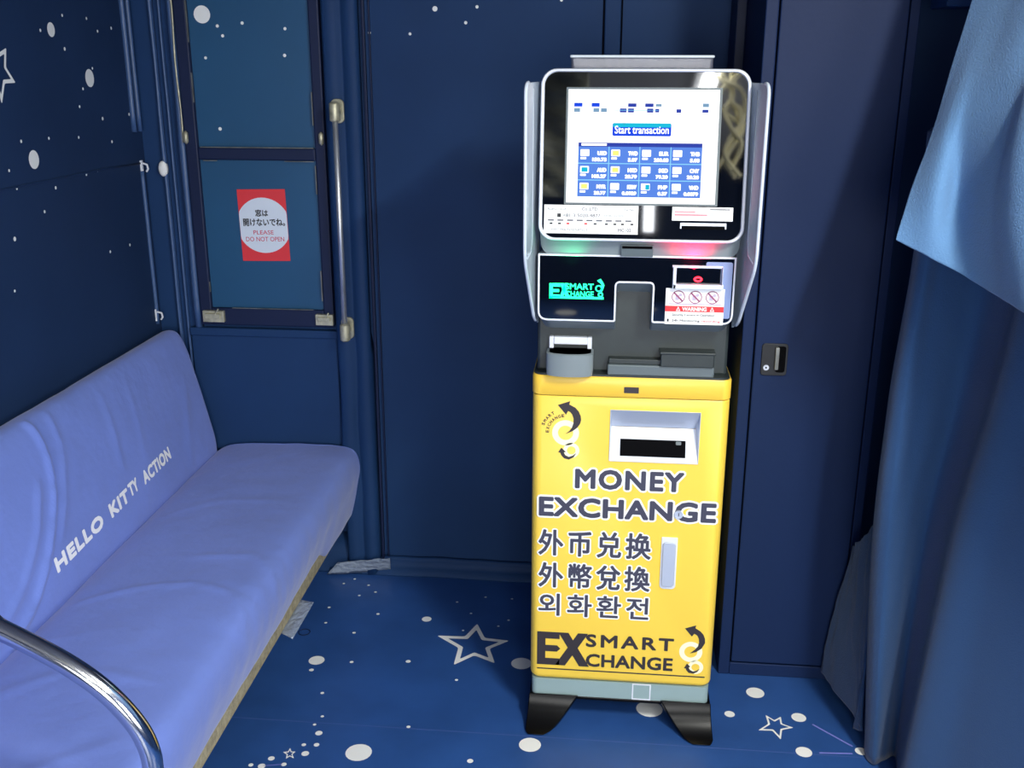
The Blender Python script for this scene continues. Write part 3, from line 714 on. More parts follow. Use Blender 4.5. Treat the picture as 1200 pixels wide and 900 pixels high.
for body, r0, t0, t1 in (('SMART', 232, 159, 122), ('EXCHANGE', 172, 178, 98)):
    for i, ch in enumerate(body):
        th = math.radians(t0+(t1-t0)*i/(len(body)-1)); tt = th-math.pi/2
        lp_ = Plane(yp.P(C0.x+math.cos(th)*r0*sc9, C0.y+math.sin(th)*r0*sc9), yp.u*math.cos(tt)+yp.v*math.sin(tt), -yp.u*math.sin(tt)+yp.v*math.cos(tt))
        text(b, lp_, ch, -.0030, -.0004, .0030, .0070, .0007, .03)
arrow2 = [(328,163),(460,128),(448,160),(510,200),(545,240),(562,285),(562,335),(520,400),(455,440),(385,455),(440,415),(478,375),(492,330),(490,285),(470,245),(437,224),(408,258)]
small2 = [(350,575),(387,610),(370,622),(385,650),(420,668),(460,660),(497,638),(470,672),(425,692),(370,683),(342,652),(336,630),(315,628)]
b.build('swirl_mark', 'dark_ink', ks); b = MB()
plate(b, yp, pixpoly(yp, arrow2, 770, 720, 10), .0002, .0010); plate(b, yp, pixpoly(yp, small2, 770, 720, 10), .0002, .0010)
b.build('swirl_mark', 'dark_ink', ks)
for (x, y, R, t, ox, oy, s) in ((295, 425, 112, 62, 630, 460, 9), (355, 610, 66, 40, 630, 460, 9), (395, 440, 104, 58, 770, 720, 10), (450, 620, 68, 42, 770, 720, 10)):
    b = MB(); u, v = yp.uv(ox+x/s, oy+y/s); k = yp.scale(700, 500 if oy < 600 else 770)/s
    ring(b, yp, circle(u, v, (R+t/2)*k, 36), circle(u, v, (R-t/2)*k, 36), -.0002, .0003); b.build('swirl_ring', 'soft_white', ks)

# feet
def foot(side):
    mb = MB(); sg = 1
    if side < 0: top = (-.166, -.046); bot = (-.172, -.118)
    else: top = (.153, .274); bot = (.222, .280)
    def row(x0, x1, y, z, th=.014): return [(x0, y, z), (x1, y, z), (x1, y+.004, z-th*.7), (x0, y+.004, z-th*.7)]
    P = [(0, 2.168, .072), (.14, 2.165, .062), (.30, 2.158, .047), (.45, 2.149, .034), (.60, 2.137, .023), (.74, 2.125, .0145), (.86, 2.113, .008), (.94, 2.104, .005), (1.0, 2.097, .0035)]
    loops = []
    for s_, y, z in P:
        e = s_**1.15
        x0 = top[0]+(bot[0]-top[0])*e; x1 = top[1]+(bot[1]-top[1])*e
        if s_ > .9: k = (s_-.9)*.09; x0 += k; x1 -= k
        loops.append([(x0, y, z), (x1, y, z), (x1, y+.012, max(0.0, z-.014)), (x0, y+.012, max(0.0, z-.014))])
    mb.loft(loops, 0, smooth=False)
    # runner under the body and rear toe
    xa_, xb_ = (bot[0], bot[1]) if True else top
    mb.box((xa_+.004, 2.14, 0), (xb_-.004, YB, .012)); mb.box((top[0]+.004, 2.17, .012), (top[1]-.03 if side < 0 else top[1]-.004, 2.20, .066)) if False else None
    mb.box((xa_+.006, 2.175, .010), (xb_-.006, YB-.02, .066))
    return smooth_sides(mb.build('foot', 'foot_black', ks, bevel=.002), 50)
foot(-1); foot(1)
b = MB(); b.box((-.15, 2.174, .0565), (.262, 2.21, .0655)); b.build('cross_bar', 'foot_black', ks, bevel=.002)
a = yp.uv(741, 800); c = yp.uv(762, 820.5)
b = MB(); pq = Plane((0, KY+.0035, 0), (1, 0, 0), (0, 0, 1)); ring(b, pq, [(a[0], .0665), (c[0], .0665), (c[0], .1105), (a[0], .1105)], [(a[0]+.003, .0695), (c[0]-.003, .0695), (c[0]-.003, .1075), (a[0]+.003, .1075)], 0, .0008); b.build('tape_patch', 'light_plastic', ks)

# neck
NY = 2.200
b = MB(); b.box((X0+.008, NY, .890), (X1-.010, 2.55, 1.16)); b.build('neck', 'dark_plastic', ks, bevel=.006)
# coin tray
tcx = -.083
def dshape(r, y0, y1, n=14):
    pts = [(tcx+r, y1), (tcx-r, y1)]
    arc = [(tcx+r*math.cos(math.pi+math.pi*k/n), y0+.018+ (.018)*math.sin(math.pi+math.pi*k/n)) for k in range(n+1)]
    return pts+arc
outer = dshape(.0515, 2.142, NY+.002); inner = [(tcx+(x-tcx)*.90, y+(.004 if y < 2.19 else -.002)) for x, y in outer]
mb = MB()
def zt(y): return .944
def loopz(poly, z): return [(x, y, z) for x, y in poly]
mb.loft([loopz([(tcx+(x-tcx)*.97, y) for x, y in outer], .893), loopz(outer, .905), loopz(outer, .942), loopz(inner, .944), loopz(inner, .912)], 0, True, True, smooth=False)
tray = smooth_sides(mb.build('coin_tray', 'grey_plastic', ks), 40)
mb = MB(); mb.box((tcx-.047, NY-.012, .945), (tcx-.037, NY+.002, .972)); mb.box((tcx+.037, NY-.012, .945), (tcx+.047, NY+.002, .972)); mb.box((tcx-.037, NY-.014, .955), (tcx+.037, NY+.002, .972)); mb.build('tray_hood', 'light_plastic', tray, bevel=.002)
b = MB(); b.box((.000, 2.172, .892), (.232, NY+.002, .916)); rl = b.build('lower_ledge', 'mid_plastic', ks, bevel=.003)
b = MB(); b.box((.002, 2.178, .916), (.120, NY+.002, .928)); b.build('ledge_step', 'dark_plastic', rl, bevel=.002)
b = MB(); b.box((.115, 2.166, .916), (.230, NY+.002, .948)); b.box((.112, 2.164, .944), (.233, NY+.002, .950)); b.build('card_port', 'dark_plastic', rl, bevel=.002)

# lower fascia with U notch
LP = Plane((0, 2.143, 1.09), (1, 0, 0), (0, 0, 1))
px = lambda x, y: LP.uv(600+x/4, 270+y/4)
top_z = px(125, 130)[1]
ul = px(122, 200)[0]; ur = px(1048, 200)[0]; vb = px(300, 424)[1]; vt = top_z+.010
nl = px(487, 330)[0]; nr = px(657, 330)[0]; nv = px(570, 247)[1]
fas = [(ul, vt), (ul, vb), (nl, vb), (nl, nv), (nr, nv), (nr, vb), (ur, vb), (ur, vt)]
rad = [0, .022, .006, .008, .008, .006, .022, 0]
outp = round_poly(fas, rad, 6)
ins = offset_poly(outp, .0038)
b = MB(); ring(b, LP, outp, ins, -.004, .0030); b.build('fascia_rim', 'light_plastic', ks, bevel=.0008)
b = MB()
n_ = len(outp)
rear = [(u*.97+.002+(.006 if nl-.02 < u < .055 and v < vt-.02 else (-.006 if .055 <= u < nr+.02 and v < vt-.02 else 0))*0, v-(.030 if v < vt-.005 else 0)) for u, v in outp]
b.loft([[LP.P(u, v, -.0035) for u, v in outp], [LP.P(u, v, -.006) for u, v in outp], [LP.P(u, v, -.055) for u, v in rear]], 0, False, True)
smooth_sides(b.build('fascia_shell', 'grey_plastic', ks), 30)
b = MB(); plate(b, LP, ins, -.003, .0008); b.build('fascia_glass', 'gloss_black', ks)

# head, tilted back
TILT = math.radians(8.0)
HP = Plane((0, 2.118, 1.188), (1, 0, 0), (0, math.sin(TILT), math.cos(TILT)))
hb0 = HP.uv(631, 260); hb1 = HP.uv(872.5, 260); hu0, hu1 = hb0[0], hb1[0]
hv0 = HP.uv(750, 283.5)[1]; hv1 = HP.uv(750, 80.5)[1]
hr = rrect(hu0, hv0, hu1, hv1, .032, 8); hi = rrect(hu0+.0075, hv0+.0060, hu1-.0075, hv1-.0065, .027, 8)
b = MB(); loops = [[HP.P(u, v, w_) for u, v in q_] for q_, w_ in ((hr, -.008), (hr, .001), (offset_poly(hr, .002), .004), (offset_poly(hi, -.0015), .004), (hi, .001), (hi, -.004), (hr, -.008))]
b.loft(loops, 0, False, False); head_rim = smooth_sides(b.build('head_rim', 'light_plastic', ks), 50)
b = MB(); hmid = (hv0+hv1)/2
def shrink(poly, kx, dz0, dz1): return [((u-KX)*kx+KX, (v+dz0 if v < hmid else v-dz1)) for u, v in poly]
b.loft([[HP.P(u, v, -.006) for u, v in hr], [HP.P(u, v, -.018) for u, v in shrink(hr, .995, .000, .001)]], 0, False, False)
# chin sweeps back and down to the fascia, flanks go back to a box
rear1 = [((u-KX)*.985+KX, (v-.034 if v < hmid else v-.004)) for u, v in hr]
b.loft([[HP.P(u, v, -.018) for u, v in shrink(hr, .995, 0, .001)], [HP.P(u, v, -.030) for u, v in rear1], [HP.P(u, v, -.16) for u, v in [((u-KX)*.94+KX, (v-.02 if v < hmid else v-.03)) for u, v in hr]]], 0, False, True)
smooth_sides(b.build('head_shell', 'grey_plastic', ks), 30)
b = MB(); plate(b, HP, hi, -.003, -.0005); glass = b.build('head_glass', 'gloss_black', ks)
# notch in the chin
cn0 = HP.uv(728, 287); cn1 = HP.uv(765, 299.5)
CPn = Plane(HP.P(0, hv0, -.014), (1, 0, 0), (HP.P(0, hv0, -.018)-HP.P(0, hv0-.034, -.030)))
m0 = CPn.uv(728, 286.5); m1 = CPn.uv(765, 300.5)
b = MB(); plate(b, CPn, rrect(m0[0], m1[1], m1[0], m0[1], .0015), .000, .0052); nb = b.build('chin_catch', 'mid_plastic', ks, bevel=.0008)
b = MB(); plate(b, CPn, rrect(m0[0]+.002, m0[1]-.007, m1[0]-.002, m0[1]-.001, .001), .0052, .0056); b.build('catch_slot', 'slot_black', nb)

# screen
def hq(x, y): return HP.uv(x, y)
sa = hq(667, 104.5); sb = hq(842, 239)
sx0, sx1 = sa[0]-.001, hq(841, 170)[0]; sy1, sy0 = sa[1], hq(752, 238.5)[1]
b = MB(); ring(b, HP, rrect(sx0-.004, sy0-.004, sx1+.005, sy1+.004, .001), rrect(sx0, sy0, sx1, sy1, .0005), -.0004, .0012); b.build('screen_bezel', 'mid_plastic', ks)
b = MB(); plate(b, HP, [(sx0, sy0), (sx1, sy0), (sx1, sy1), (sx0, sy1)], -.0003, .0003); scr = b.build('touch_screen', 'screen_white', ks)
W_, H_ = sx1-sx0, sy1-sy0
# screen-space helper: 0..1 from the top-left corner
def su(s): return sx0+W_*s
def sv(t): return sy1-H_*t
def srect(mb, s0, t0, s1, t1, w_=.0006, r=.0008, m=0): mb.add([HP.P(u, v, w_) for u, v in rrect(su(s0), sv(t1), su(s1), sv(t0), r, 3)], [list(range(16))], m)
UI = {}
def layer(name): return UI.setdefault(name, MB())
hdr = [(52,108,60,82,'screen_cyan2'),(190,244,60,82,'screen_deep'),(478,534,62,82,'screen_navy'),(612,668,62,82,'screen_navy'),(695,732,66,78,'screen_faint'),(1062,1100,60,80,'screen_faint'),
       (52,90,102,124,'screen_faint'),(205,242,102,124,'screen_faint'),(265,302,102,124,'screen_faint'),(414,458,102,126,'screen_navy'),(478,516,102,126,'screen_navy'),(628,668,102,126,'screen_navy'),(692,714,104,124,'screen_navy'),(858,886,106,126,'screen_navy'),(1060,1098,108,124,'screen_navy')]
for x0, x1, y0, y1, m in hdr:
    m = 'screen_deep' if m == 'screen_cyan2' else m
    s0 = (x0/6.78-0)/175; s1 = (x1/6.78)/175; t0 = (112-104.5+y0/6.78)/134-.004; t1 = (112-104.5+y1/6.78)/134+.005; s0 -= .004; s1 += .004
    srect(layer(m), s0, t0, s1, t1)
srect(layer('screen_line'), .30, .178, .60, .183)
srect(layer('screen_deep'), .300, .292, .690, .405, .0006, .003); srect(layer('screen_cyan'), .303, .292, .687, .328, .0007, .002)
text(layer('screen_white'), HP, 'Start transaction', su(.315), sv(.385), su(.675), sv(.315), .0010, .02)
T0, T1 = .465, .945; G0, G1 = .075, .90
srect(layer('screen_blue'), G0, T0, G1, T1); srect(layer('screen_navy'), G0, T0, G1, T0+.035, .0007)
srect(layer('screen_white'), G0+.02, T0+.006, G0+.19, T0+.028, .0009, .0004)
gy0 = T0+.035; chh = (T1-gy0)/3; cww = (G1-G0)/4
cells = [[('USD', '150.73'), ('TWD', '5.07'), ('EUR', '200.03'), ('THB', '5.03')], [('AUD', '103.27'), ('HKD', '20.79'), ('SGD', '79.20'), ('CNY', '20.20')], [('MYR', '20.77'), ('KRW', '0.0929'), ('PHP', '0.37'), ('VND', '0.0079')]]
special = {(0, 1): 'screen_yellow', (1, 0): 'screen_cyan', (1, 1): 'screen_yellow', (2, 0): 'screen_yellow'}
for r in range(3):
    if r: srect(layer('screen_line'), G0, gy0+chh*r-.004, G1, gy0+chh*r+.004, .0008, .0002)
    for c_ in range(4):
        s = G0+cww*c_; t = gy0+chh*r
        if c_ and not r: srect(layer('screen_line'), s-.003, gy0, s+.003, T1, .0008, .0002)
        srect(layer('screen_white'), s+.015, t+.025, s+.075, t+.085, .0009, .0015)
        if (r, c_) in special: srect(layer(special[(r, c_)]), s+.025, t+.036, s+.066, t+.076, .0011, .001)
        if (r, c_) == (2, 2): srect(layer('screen_cyan'), s+.045, t+.036, s+.072, t+.080, .0011, .001)
        srect(layer('screen_white'), s+.016, t+.093, s+.055, t+.113, .0009, .001)
        code, val = cells[r][c_]
        text(layer('screen_white'), HP, code, su(s+.128), sv(t+.078), su(s+.193), sv(t+.038), .0010, .085)
        text(layer('screen_white'), HP, val, su(s+.193-.0165*len(val)), sv(t+.132), su(s+.193), sv(t+.096), .0010, .085)
for m, mb in UI.items(): mb.build('screen_graphics', m, scr)

# labels on the head
def quad_label(pl, x0, y0, x1, y1, w0=0, w1=.0008):
    a = pl.uv(x0, y0); c = pl.uv(x1, y1); return (a[0], c[1], c[0], a[1])
def label_part(name, pl, box, m, w0, w1, parent=ks):
    b = MB(); plate(b, pl, [(box[0], box[1]), (box[2], box[1]), (box[2], box[3]), (box[0], box[3])], w0, w1); return b.build(name, m, parent)
B = (HP.uv(638, 240)[0], HP.uv(690, 274)[1], HP.uv(748, 250)[0], HP.uv(690, 240.5)[1])
lb = label_part('company_label', HP, B, 'sticker_white', -.0005, .0006)
LW, LH = B[2]-B[0], B[3]-B[1]
def LT(mb, s, x0, y0, x1, y1, off=.0, m=0, Bx=B, pl=HP, w=.0009):
    text(mb, pl, s, Bx[0]+(Bx[2]-Bx[0])*x0, Bx[3]-(Bx[3]-Bx[1])*y1, Bx[0]+(Bx[2]-Bx[0])*x1, Bx[3]-(Bx[3]-Bx[1])*y0, w, off, m)
def LR(mb, x0, y0, x1, y1, m=0, Bx=B, pl=HP, w=.0009):
    u0 = Bx[0]+(Bx[2]-Bx[0])*x0; u1 = Bx[0]+(Bx[2]-Bx[0])*x1; v0 = Bx[3]-(Bx[3]-Bx[1])*y1; v1 = Bx[3]-(Bx[3]-Bx[1])*y0
    mb.add([pl.P(u0, v0, w), pl.P(u1, v0, w), pl.P(u1, v1, w), pl.P(u0, v1, w)], [(0, 1, 2, 3)], m)
b = MB(); LT(b, 'Authorized', .03, .10, .23, .19); LT(b, 'Co.,LTD', .40, .08, .57, .20, .02); LT(b, 'Tel No.', .85, .10, .96, .19); LT(b, '+81-3-5020-4877', .20, .30, .60, .42, .01); LT(b, '(9:00-22:00)', .64, .32, .85, .41)
LT(b, 'EQUIPMENT', .03, .82, .16, .91); LT(b, 'MAINTENANCE', .18, .82, .47, .91); LT(b, 'MC102', .79, .80, .93, .92, .02)
for k in range(9): x = .04+k*.103; LR(b, x, .51, x+.065, .56)
b.build('lettering', 'ink_grey', lb)
b = MB(); LR(b, .14, .30, .18, .43)
for k, x in enumerate((.06, .15, .24, .43, .53, .65, .74, .82, .92)): LR(b, x, .62, x+.032, .68, 1 if k in (2, 3) else 0)
b.build('lettering', ['ink_black', 'red_print'], lb)
B2 = (HP.uv(788, 242)[0], HP.uv(824, 259)[1], HP.uv(859, 250)[0], HP.uv(824, 243)[1])
lb2 = label_part('instruction_label', HP, B2, 'sticker_white', -.0005, .0006)
b = MB(); LR(b, .05, .12, .60, .17, 1, B2); LR(b, .62, .12, .95, .20, 2, B2); LR(b, .04, .30, .38, .40, 0, B2); LR(b, .04, .52, .58, .64, 0, B2); LR(b, .33, .72, .82, .76, 1, B2); LR(b, .62, .30, .70, .66, 3, B2); LR(b, .74, .30, .81, .66, 3, B2); LR(b, .85, .30, .95, .86, 3, B2)
mat('faint_green', (205, 225, 215), .5)
b.build('printed_lines', ['ink_pink', 'faint_green', 'ink_grey', 'faint_green'], lb2)
# banknote slot under it
a = HP.uv(797, 261); c = HP.uv(851, 269)
b = MB(); plate(b, HP, rrect(a[0], c[1], c[0], a[1], .0008), -.0005, .002); sl = b.build('banknote_slot', 'silver_paint', ks, bevel=.0005)
b = MB(); plate(b, HP, rrect(a[0]+.003, c[1]-.001, c[0]-.003, a[1]-.006, .0005), .002, .0026); b.build('slot_mouth', 'slot_black', sl)

# green lit logo on the fascia
b = MB(); wL = .0012
gz = lambda x, y: LP.uv(636+x/15, 320+y/15)
def grect(x0, y0, x1, y1): a = gz(x0, y1); c = gz(x1, y0); plate(b, LP, [(a[0], a[1]), (c[0], a[1]), (c[0], c[1]), (a[0], c[1])], .0009, wL)
grect(115, 175, 180, 440); grect(180, 175, 310, 235); grect(180, 375, 300, 425); grect(180, 280, 290, 330)
for p in ([(300, 175), (370, 175), (470, 410), (400, 410)], [(300, 410), (365, 410), (440, 175), (385, 175)]): plate(b, LP, pixpoly(LP, p, 636, 320, 15), .0009, wL)
a = gz(395, 285); c = gz(900, 185); text(b, LP, 'SMART', a[0], a[1], c[0], c[1], wL, .03)
a = gz(400, 412); c = gz(900, 320); text(b, LP, 'CHANGE', a[0], a[1], c[0], c[1], wL, .03)
grect(115, 422, 1070, 440)
u, v = gz(985, 270); k = LP.scale(680, 340)/15
ring(b, LP, circle(u, v, 62*k), circle(u, v, 38*k), .0009, wL); u2, v2 = gz(1015, 380); ring(b, LP, circle(u2, v2, 48*k), circle(u2, v2, 22*k), .0009, wL)
plate(b, LP, pixpoly(LP, [(955, 130), (1020, 100), (1060, 160), (1085, 215), (1060, 290), (1030, 340), (1010, 320), (1035, 250), (1030, 200), (1000, 165), (980, 160)], 636, 320, 15), .0009, wL)
lgo = b.build('lit_logo', 'logo_green', ks)
# card / passport reader with red light
rz = lambda x, y: LP.uv(760+x/9, 290+y/9)
def zrect(mb, pl, x0, y0, x1, y1, w0, w1, r=.0008, m=0): a = rz(x0, y1); c = rz(x1, y0); plate(mb, pl, rrect(a[0], a[1], c[0], c[1], r), w0, w1, m)
mat('pale_blue_reflection', (128, 146, 190), .25, spec=.5)
b = MB(); zrect(b, LP, 575, 158, 893, 745, .0009, .0014, .004); b.build('reflection_patch', 'pale_blue_reflection', ks)  # pale patch painted over the black fascia as a reflection
b = MB(); zrect(b, LP, 247, 195, 295, 420, 0, .016, .001); zrect(b, LP, 250, 385, 785, 422, 0, .016, .001); zrect(b, LP, 762, 200, 788, 420, 0, .014, .001); zrect(b, LP, 250, 195, 785, 210, 0, .006, .001)
rd = b.build('scanner', 'silver_paint', ks, bevel=.001)
b = MB(); zrect(b, LP, 295, 210, 762, 386, .001, .005); b.build('scanner_window', 'gloss_black', rd)
b = MB(); u, v = rz(520, 330); ring(b, LP, circle(u, v, 46*LP.scale(817, 326)/9, 20, 30*LP.scale(817, 326)/9), circle(u, v, 26*LP.scale(817, 326)/9, 20, 13*LP.scale(817, 326)/9), .005, .0066)
led = b.build('scanner_light', 'led_red', rd)
def glow_spot(name, par, p, aim, col, watt, cone):
    ld = bpy.data.lights.new(name, 'SPOT'); ld.energy = watt; ld.color = col; ld.spot_size = math.radians(cone); ld.spot_blend = 1.0; ld.shadow_soft_size = .004
    lo = bpy.data.objects.new(name, ld); COL.objects.link(lo); lo.parent = par; lo.location = p-worldloc(par)
    lo.rotation_euler = (aim-p).to_track_quat('-Z', 'Y').to_euler()
px_ = at(815, 318, 1, 2.118); chin = at(812, 292, 1, 2.132)
glow_spot('scanner_lamp', rd, px_, chin, (1, .01, .06), 1.8, 125)
p_ = at(672, 318, 1, 2.118); glow_spot('logo_lamp', lgo, p_, at(668, 291, 1, 2.132), (.02, 1, .35), .22, 120)
# warning label
B3 = (LP.uv(779.5, 360)[0], LP.uv(814, 380)[1], LP.uv(848, 360)[0], LP.uv(814, 338)[1])
wlb = label_part('warning_label', LP, B3, 'sticker_white', .0015, .0036)
b = MB(); LR(b, 0, .485, 1, .645, 0, B3, LP, .0039)
for k in range(3):
    cu_ = B3[0]+(B3[2]-B3[0])*(.215+.29*k); cv_ = B3[3]-(B3[3]-B3[1])*.235; R = (B3[2]-B3[0])*.115
    ring(b, LP, circle(cu_, cv_, R), circle(cu_, cv_, R*.86), .0036, .0040, 1)
    d = R*.66; e_ = R*.09; plate(b, LP, [(cu_-d-e_, cv_+d-e_), (cu_+d-e_, cv_-d-e_), (cu_+d+e_, cv_-d+e_), (cu_-d+e_, cv_+d+e_)], .0036, .0040, 1)
    plate(b, LP, rrect(cu_-R*.45, cv_-R*.5, cu_+R*.1, cv_+R*.3, R*.1), .0036, .0038, 2); plate(b, LP, circle(cu_+R*.3, cv_+R*.3, R*.25, 12), .0036, .0038, 2)
mat('rose_ink', (150, 70, 110), .5); mat('pale_ink', (190, 178, 200), .5)
LR(b, .05, .415, .95, .445, 2, B3, LP, .0039)
b.build('warning_print', ['red_print', 'rose_ink', 'pale_ink'], wlb)
b = MB(); LT(b, 'WARNING', .29, .51, .71, .62, .03, 0, B3, LP, .0042)
for xx in (.185, .765):
    T = [(B3[0]+(B3[2]-B3[0])*(xx+a_), B3[3]-(B3[3]-B3[1])*b_) for a_, b_ in ((0, .625), (.075, .625), (.0375, .50))]
    c_ = Vector((sum(t[0] for t in T)/3, sum(t[1] for t in T)/3)); ring(b, LP, T, [tuple(c_+(Vector(t)-c_)*.55) for t in T], .0039, .0043)
b.build('lettering', 'sticker_white', wlb)
b = MB(); LT(b, 'Security Camera in Operation', .12, .70, .85, .78, .02, 0, B3, LP, .0039); LR(b, .03, .69, .09, .75, 0, B3, LP); LT(b, '24h Monitoring', .12, .86, .60, .94, .02, 0, B3, LP, .0039)
LR(b, .04, .85, .07, .93, 0, B3, LP, .0039)
b.build('lettering', 'ink_black', wlb)
b = MB(); LT(b, 'recording', .63, .87, .95, .94, .02, 0, B3, LP, .0039); b.build('lettering', 'red_print', wlb)

# side visors
def visor(side):
    if side > 0: rt, tp_ = Vector((.268, 2.20, 0)), Vector((.2885, 2.055, 0))
    else: rt, tp_ = Vector((-.157, 2.20, 0)), Vector((-.1745, 2.055, 0))
    poly = round_poly([(0, 1.512), (1, 1.512), (1, 1.165), (.35, 1.03), (0, .995)], [0, .02, .02, .02, 0], 5)
    L = (tp_-rt).length; poly = round_poly([(s_*L, z) for s_, z in [(0, 1.512), (1, 1.512), (1, 1.165), (.30, 1.02), (0, 1.0)]], [0, .025, .03, .02, 0], 6)
    d = (tp_-rt).normalized(); nn = Vector((d.y, -d.x, 0)) if side > 0 else Vector((-d.y, d.x, 0))
    nn = -nn if (nn.x > 0) != (side > 0) else nn
    f_ = lambda s_, z, w_: rt+d*s_+Vector((0, 0, z))+nn*w_
    mb = MB(); mb.loft([[f_(s_, z, -.0025) for s_, z in poly], [f_(s_, z, .0025) for s_, z in poly]]); v_ = mb.build('side_visor', 'visor', ks, bevel=.001)
    e = [p for p in poly if p[0] > .001]
    mb = MB(); mb.tube([f_(s_, z, 0) for s_, z in e], .0036, seg=8); mb.build('visor_edge', 'visor_edge', v_)
    mb = MB(); mb.tube([f_(L*.55, 1.50, .003*side*0), f_(L*.55, 1.20, 0), f_(L*.62, 1.175, 0), f_(L*.9, 1.165, 0)], .0034, seg=8); mb.build('visor_rib', 'visor_edge', v_)
visor(1); visor(-1)
# clear lid piece standing on the head
b = MB(); b.box((-.095, 2.225, 1.520), (.196, 2.30, 1.563)); tcv = b.build('top_cover', 'clear_top', ks, bevel=.006, bseg=3)
b = MB(); b.box((-.097, 2.222, 1.559), (.198, 2.303, 1.5645)); b.build('cover_rim', 'visor_edge', tcv, bevel=.002)

# ================================================================== CURTAINS ON THE RIGHT
def interp(ctrl, t):
    n = len(ctrl)-1; s = t*n; i = min(int(s), n-1); f_ = s-i
    p0, p1, p2, p3 = ctrl[max(0, i-1)], ctrl[i], ctrl[i+1], ctrl[min(n, i+2)]
    return .5*((2*p1)+(p2-p0)*f_+(2*p0-5*p1+4*p2-p3)*f_*f_+(3*p1-p0-3*p2+p3)*f_**3)
def cloth(name, rows, nu=90, nv=70, amp=.004, th=.003, seed=0, m='curtain'):
    """rows: list of control polylines from bottom to top; each list of Vector"""
    mb = MB(); grid = []
    for j in range(nv+1):
        t = j/nv; line = []
        ctrl_at = [interp([Vector(r[k]) for r in rows], t) if len(rows) > 2 else Vector(rows[0][k])*(1-t)+Vector(rows[1][k])*t for k in range(len(rows[0]))]
        for i in range(nu+1):
            s = i/nu; p = interp(ctrl_at, s)
            n = noise.noise(Vector((s*7+seed, t*2.5, seed)))+.4*noise.noise(Vector((s*16+seed, t*7, seed)))
            line.append(p+Vector((.5, -1, .1)).normalized()*amp*n)
        grid.append(line)
    W = nu+1; vs = [p for l in grid for p in l]
    fs = [(j*W+i, j*W+i+1, (j+1)*W+i+1, (j+1)*W+i) for j in range(nv) for i in range(nu)]
    mb.add(vs, fs, 0, True); o = mb.build(name, m)
    sm = o.modifiers.new('thickness', 'SOLIDIFY'); sm.thickness = th; sm.offset = 0
    return o
# lower curtain: a rounded fold at the left, a recess, then a nearer panel with a slanting edge
CY = [2.13, 2.07, 2.085, 2.10, 2.02, 1.93, 1.86, 1.76]
PXR = {905: [1010, 1020, 1034, 1046, 1053, 1058, 1112, 1185], 640: [1022, 1038, 1058, 1082, 1106, 1118, 1170, 1250], 480: [1040, 1056, 1080, 1120, 1152, 1167, 1218, 1290], 320: [1068, 1082, 1103, 1152, 1190, 1208, 1258, 1325]}
def crow(yy, dz=0, floor=False):
    pts = [at(x, yy, 1, Y) for x, Y in zip(PXR[yy], CY)]
    zz = sum(p.z for p in pts)/len(pts)
    a = pts[0]; pts = [Vector((a.x+.07, 2.33, a.z))]+pts+[Vector((1.08, 1.45, pts[-1].z)), Vector((1.2, 1.08, pts[-1].z))]
    if floor: pts = [Vector((p.x, p.y, .004)) for p in pts]
    return [p+Vector((0, 0, dz)) for p in pts]
rows_c = [crow(905, 0, True), crow(640), crow(480), crow(320), crow(320, .28)]
o = cloth('curtain', rows_c, 150, 60, .004, seed=2)
tag(o, 'floor-length dark blue curtain hanging in folds at the right edge', 'curtain')
# upper cloth: hangs from above with a slanting hem
hemL = at(1050, 281, 1, 1.96); e1 = at(1098, 140, 1, 1.99); e2 = at(1140, 0, 1, 2.02)
h2 = at(1122, 319, 1, 1.90); h3 = at(1200, 366, 1, 1.72); h4 = Vector((.92, 1.45, .98)); h5 = Vector((1.05, 1.15, .90))
r0 = [hemL, at(1085, 299, 1, 1.93), h2, at(1160, 341, 1, 1.84), h3, at(1285, 415, 1, 1.55), Vector((1.0, 1.15, .93))]
r1 = [at(1072, 212, 1, 1.975), at(1098, 224, 1, 1.925), at(1124, 236, 1, 1.935), at(1160, 244, 1, 1.84), at(1215, 260, 1, 1.72), Vector((.90, 1.50, 1.28)), Vector((1.02, 1.15, 1.25))]
r2 = [e1, at(1115, 130, 1, 1.955), at(1140, 128, 1, 1.92), at(1185, 122, 1, 1.84), at(1235, 120, 1, 1.74), Vector((.90, 1.50, 1.52)), Vector((1.02, 1.15, 1.5))]
r3 = [e2, at(1160, 0, 1, 1.98), at(1185, 0, 1, 1.93), at(1225, 0, 1, 1.85), Vector((.80, 1.74, 1.75)), Vector((.90, 1.50, 1.8)), Vector((1.03, 1.15, 1.8))]
r4 = [Vector((.70, 2.06, 2.05)), Vector((.74, 2.0, 2.06)), Vector((.77, 1.95, 2.06)), Vector((.80, 1.88, 2.06)), Vector((.85, 1.78, 2.06)), Vector((.93, 1.52, 2.06)), Vector((1.05, 1.15, 2.06))]
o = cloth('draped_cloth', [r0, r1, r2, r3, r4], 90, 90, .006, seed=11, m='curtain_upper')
tag(o, 'blue cloth draped over the top of the curtain with a slanting frayed hem', 'cloth')
# small flap of cloth at the curtain foot leaning on the locker
fa = [at(962, 787, 1, 2.385), at(1008, 850, 1, 2.17), Vector((.622, 2.19, .01))]
fb = [at(974, 727, 1, 2.385), at(1004, 745, 1, 2.26), Vector((.632, 2.20, .30))]
fc = [at(1001, 641, 1, 2.37), at(1010, 632, 1, 2.30), Vector((.642, 2.24, .56))]
o = cloth('cloth_flap', [fa, fb, fc], 50, 50, .014, seed=4)
tag(o, 'crumpled end of blue cloth trailing on the floor against the locker foot', 'cloth')
# shelf-like rail the curtain hangs from, half hidden top right
b = MB(); b.box((.665, 2.30, 1.66), (1.40, 2.42, 1.74)); tag(b.build('curtain_rail', 'wall_vinyl', bevel=.004), 'blue boxed rail in the dark gap between locker and draped cloth', 'rail')

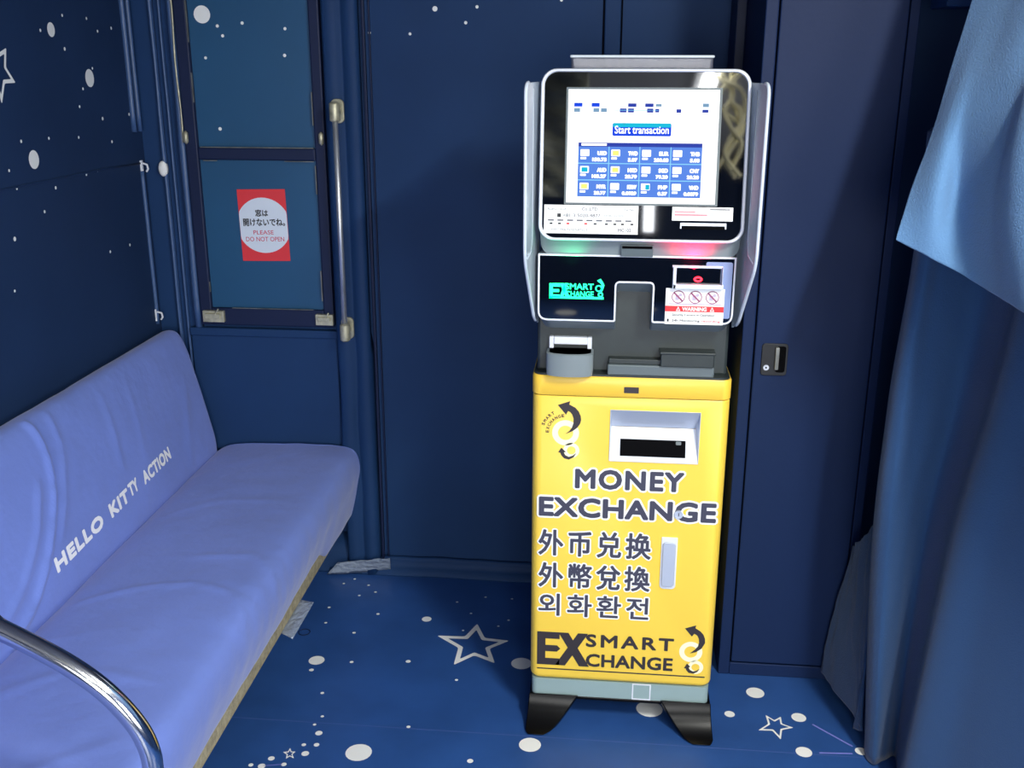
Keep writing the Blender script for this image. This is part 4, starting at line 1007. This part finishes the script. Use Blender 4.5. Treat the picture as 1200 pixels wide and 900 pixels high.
# ================================================================== CEILING LIGHTS
for i, (x, y, L, wt) in enumerate(LAMPS):
    lab = ['long tube light on the ceiling behind the camera', 'short tube light on the ceiling in front of the kiosk', 'unseen tube light added on the ceiling behind the camera, nearer the curtain side'][i]
    t = thing('ceiling_light', (x, y, CEIL), lab, 'lamp', None)
    b = MB(); b.box((x-.06, y-L/2-.03, CEIL-.030), (x+.06, y+L/2+.03, CEIL)); b.build('housing', 'lamp_body', t, bevel=.006)
    b = MB(); b.tube([(x, y-L/2, CEIL-.052), (x, y+L/2, CEIL-.052)], .016, seg=16); b.build('tube', 'lamp_glow', t)
    ld = bpy.data.lights.new('tube_lamp', 'AREA'); ld.shape = 'RECTANGLE'; ld.size = .07; ld.size_y = L; ld.energy = wt; ld.color = (1, 1, .94)
    lo = bpy.data.objects.new('tube_lamp', ld); COL.objects.link(lo); lo.parent = t; lo.location = (0, 0, -.075)

# ================================================================== THINGS HANGING BEHIND THE CAMERA, MIRRORED IN THE BLACK GLASS
random.seed(3)
cl = thing('cord_bunch', (.48, -.25, 1.75), 'bunch of cream cords hanging from the ceiling, mirrored at the right of the screen glass', 'cords')
for k in range(5):
    x0 = .43+.028*k; P = [Vector((x0, -.25+.02*random.random(), CEIL-.001))]
    for j in range(6): P.append(Vector((.485+random.uniform(-.065, .065), -.25+random.uniform(-.03, .03), 2.20-.085*j+random.uniform(-.03, .03))))
    b = MB(); b.tube(catmull(P, 8), .010, seg=8); b.build('cord', 'cord_cream', cl)
mat('wrap_film', (205, 205, 180), .2, bump=1.5, bscale=5, spec=.7, stretch=(1, 1, 4))
b = MB(); n1, n2 = 30, 44; vs = []
for j in range(n2+1):
    for i in range(n1+1):
        u, v = i/n1, j/n2; q = .06*noise.noise(Vector((u*2, v*11+u*1.5, 4)))
        vs.append((-.42+.30*u, -.25+q, 1.66+v*(CEIL-1.66)))
b.add(vs, [(j*(n1+1)+i, j*(n1+1)+i+1, (j+1)*(n1+1)+i+1, (j+1)*(n1+1)+i) for j in range(n2) for i in range(n1)], 0, True)
o = b.build('hanging_film', 'wrap_film'); tag(o, 'crumpled grey wrapping film hanging from the ceiling, mirrored left of the touch screen', 'film')
m_ = o.modifiers.new('thickness', 'SOLIDIFY'); m_.thickness = .002
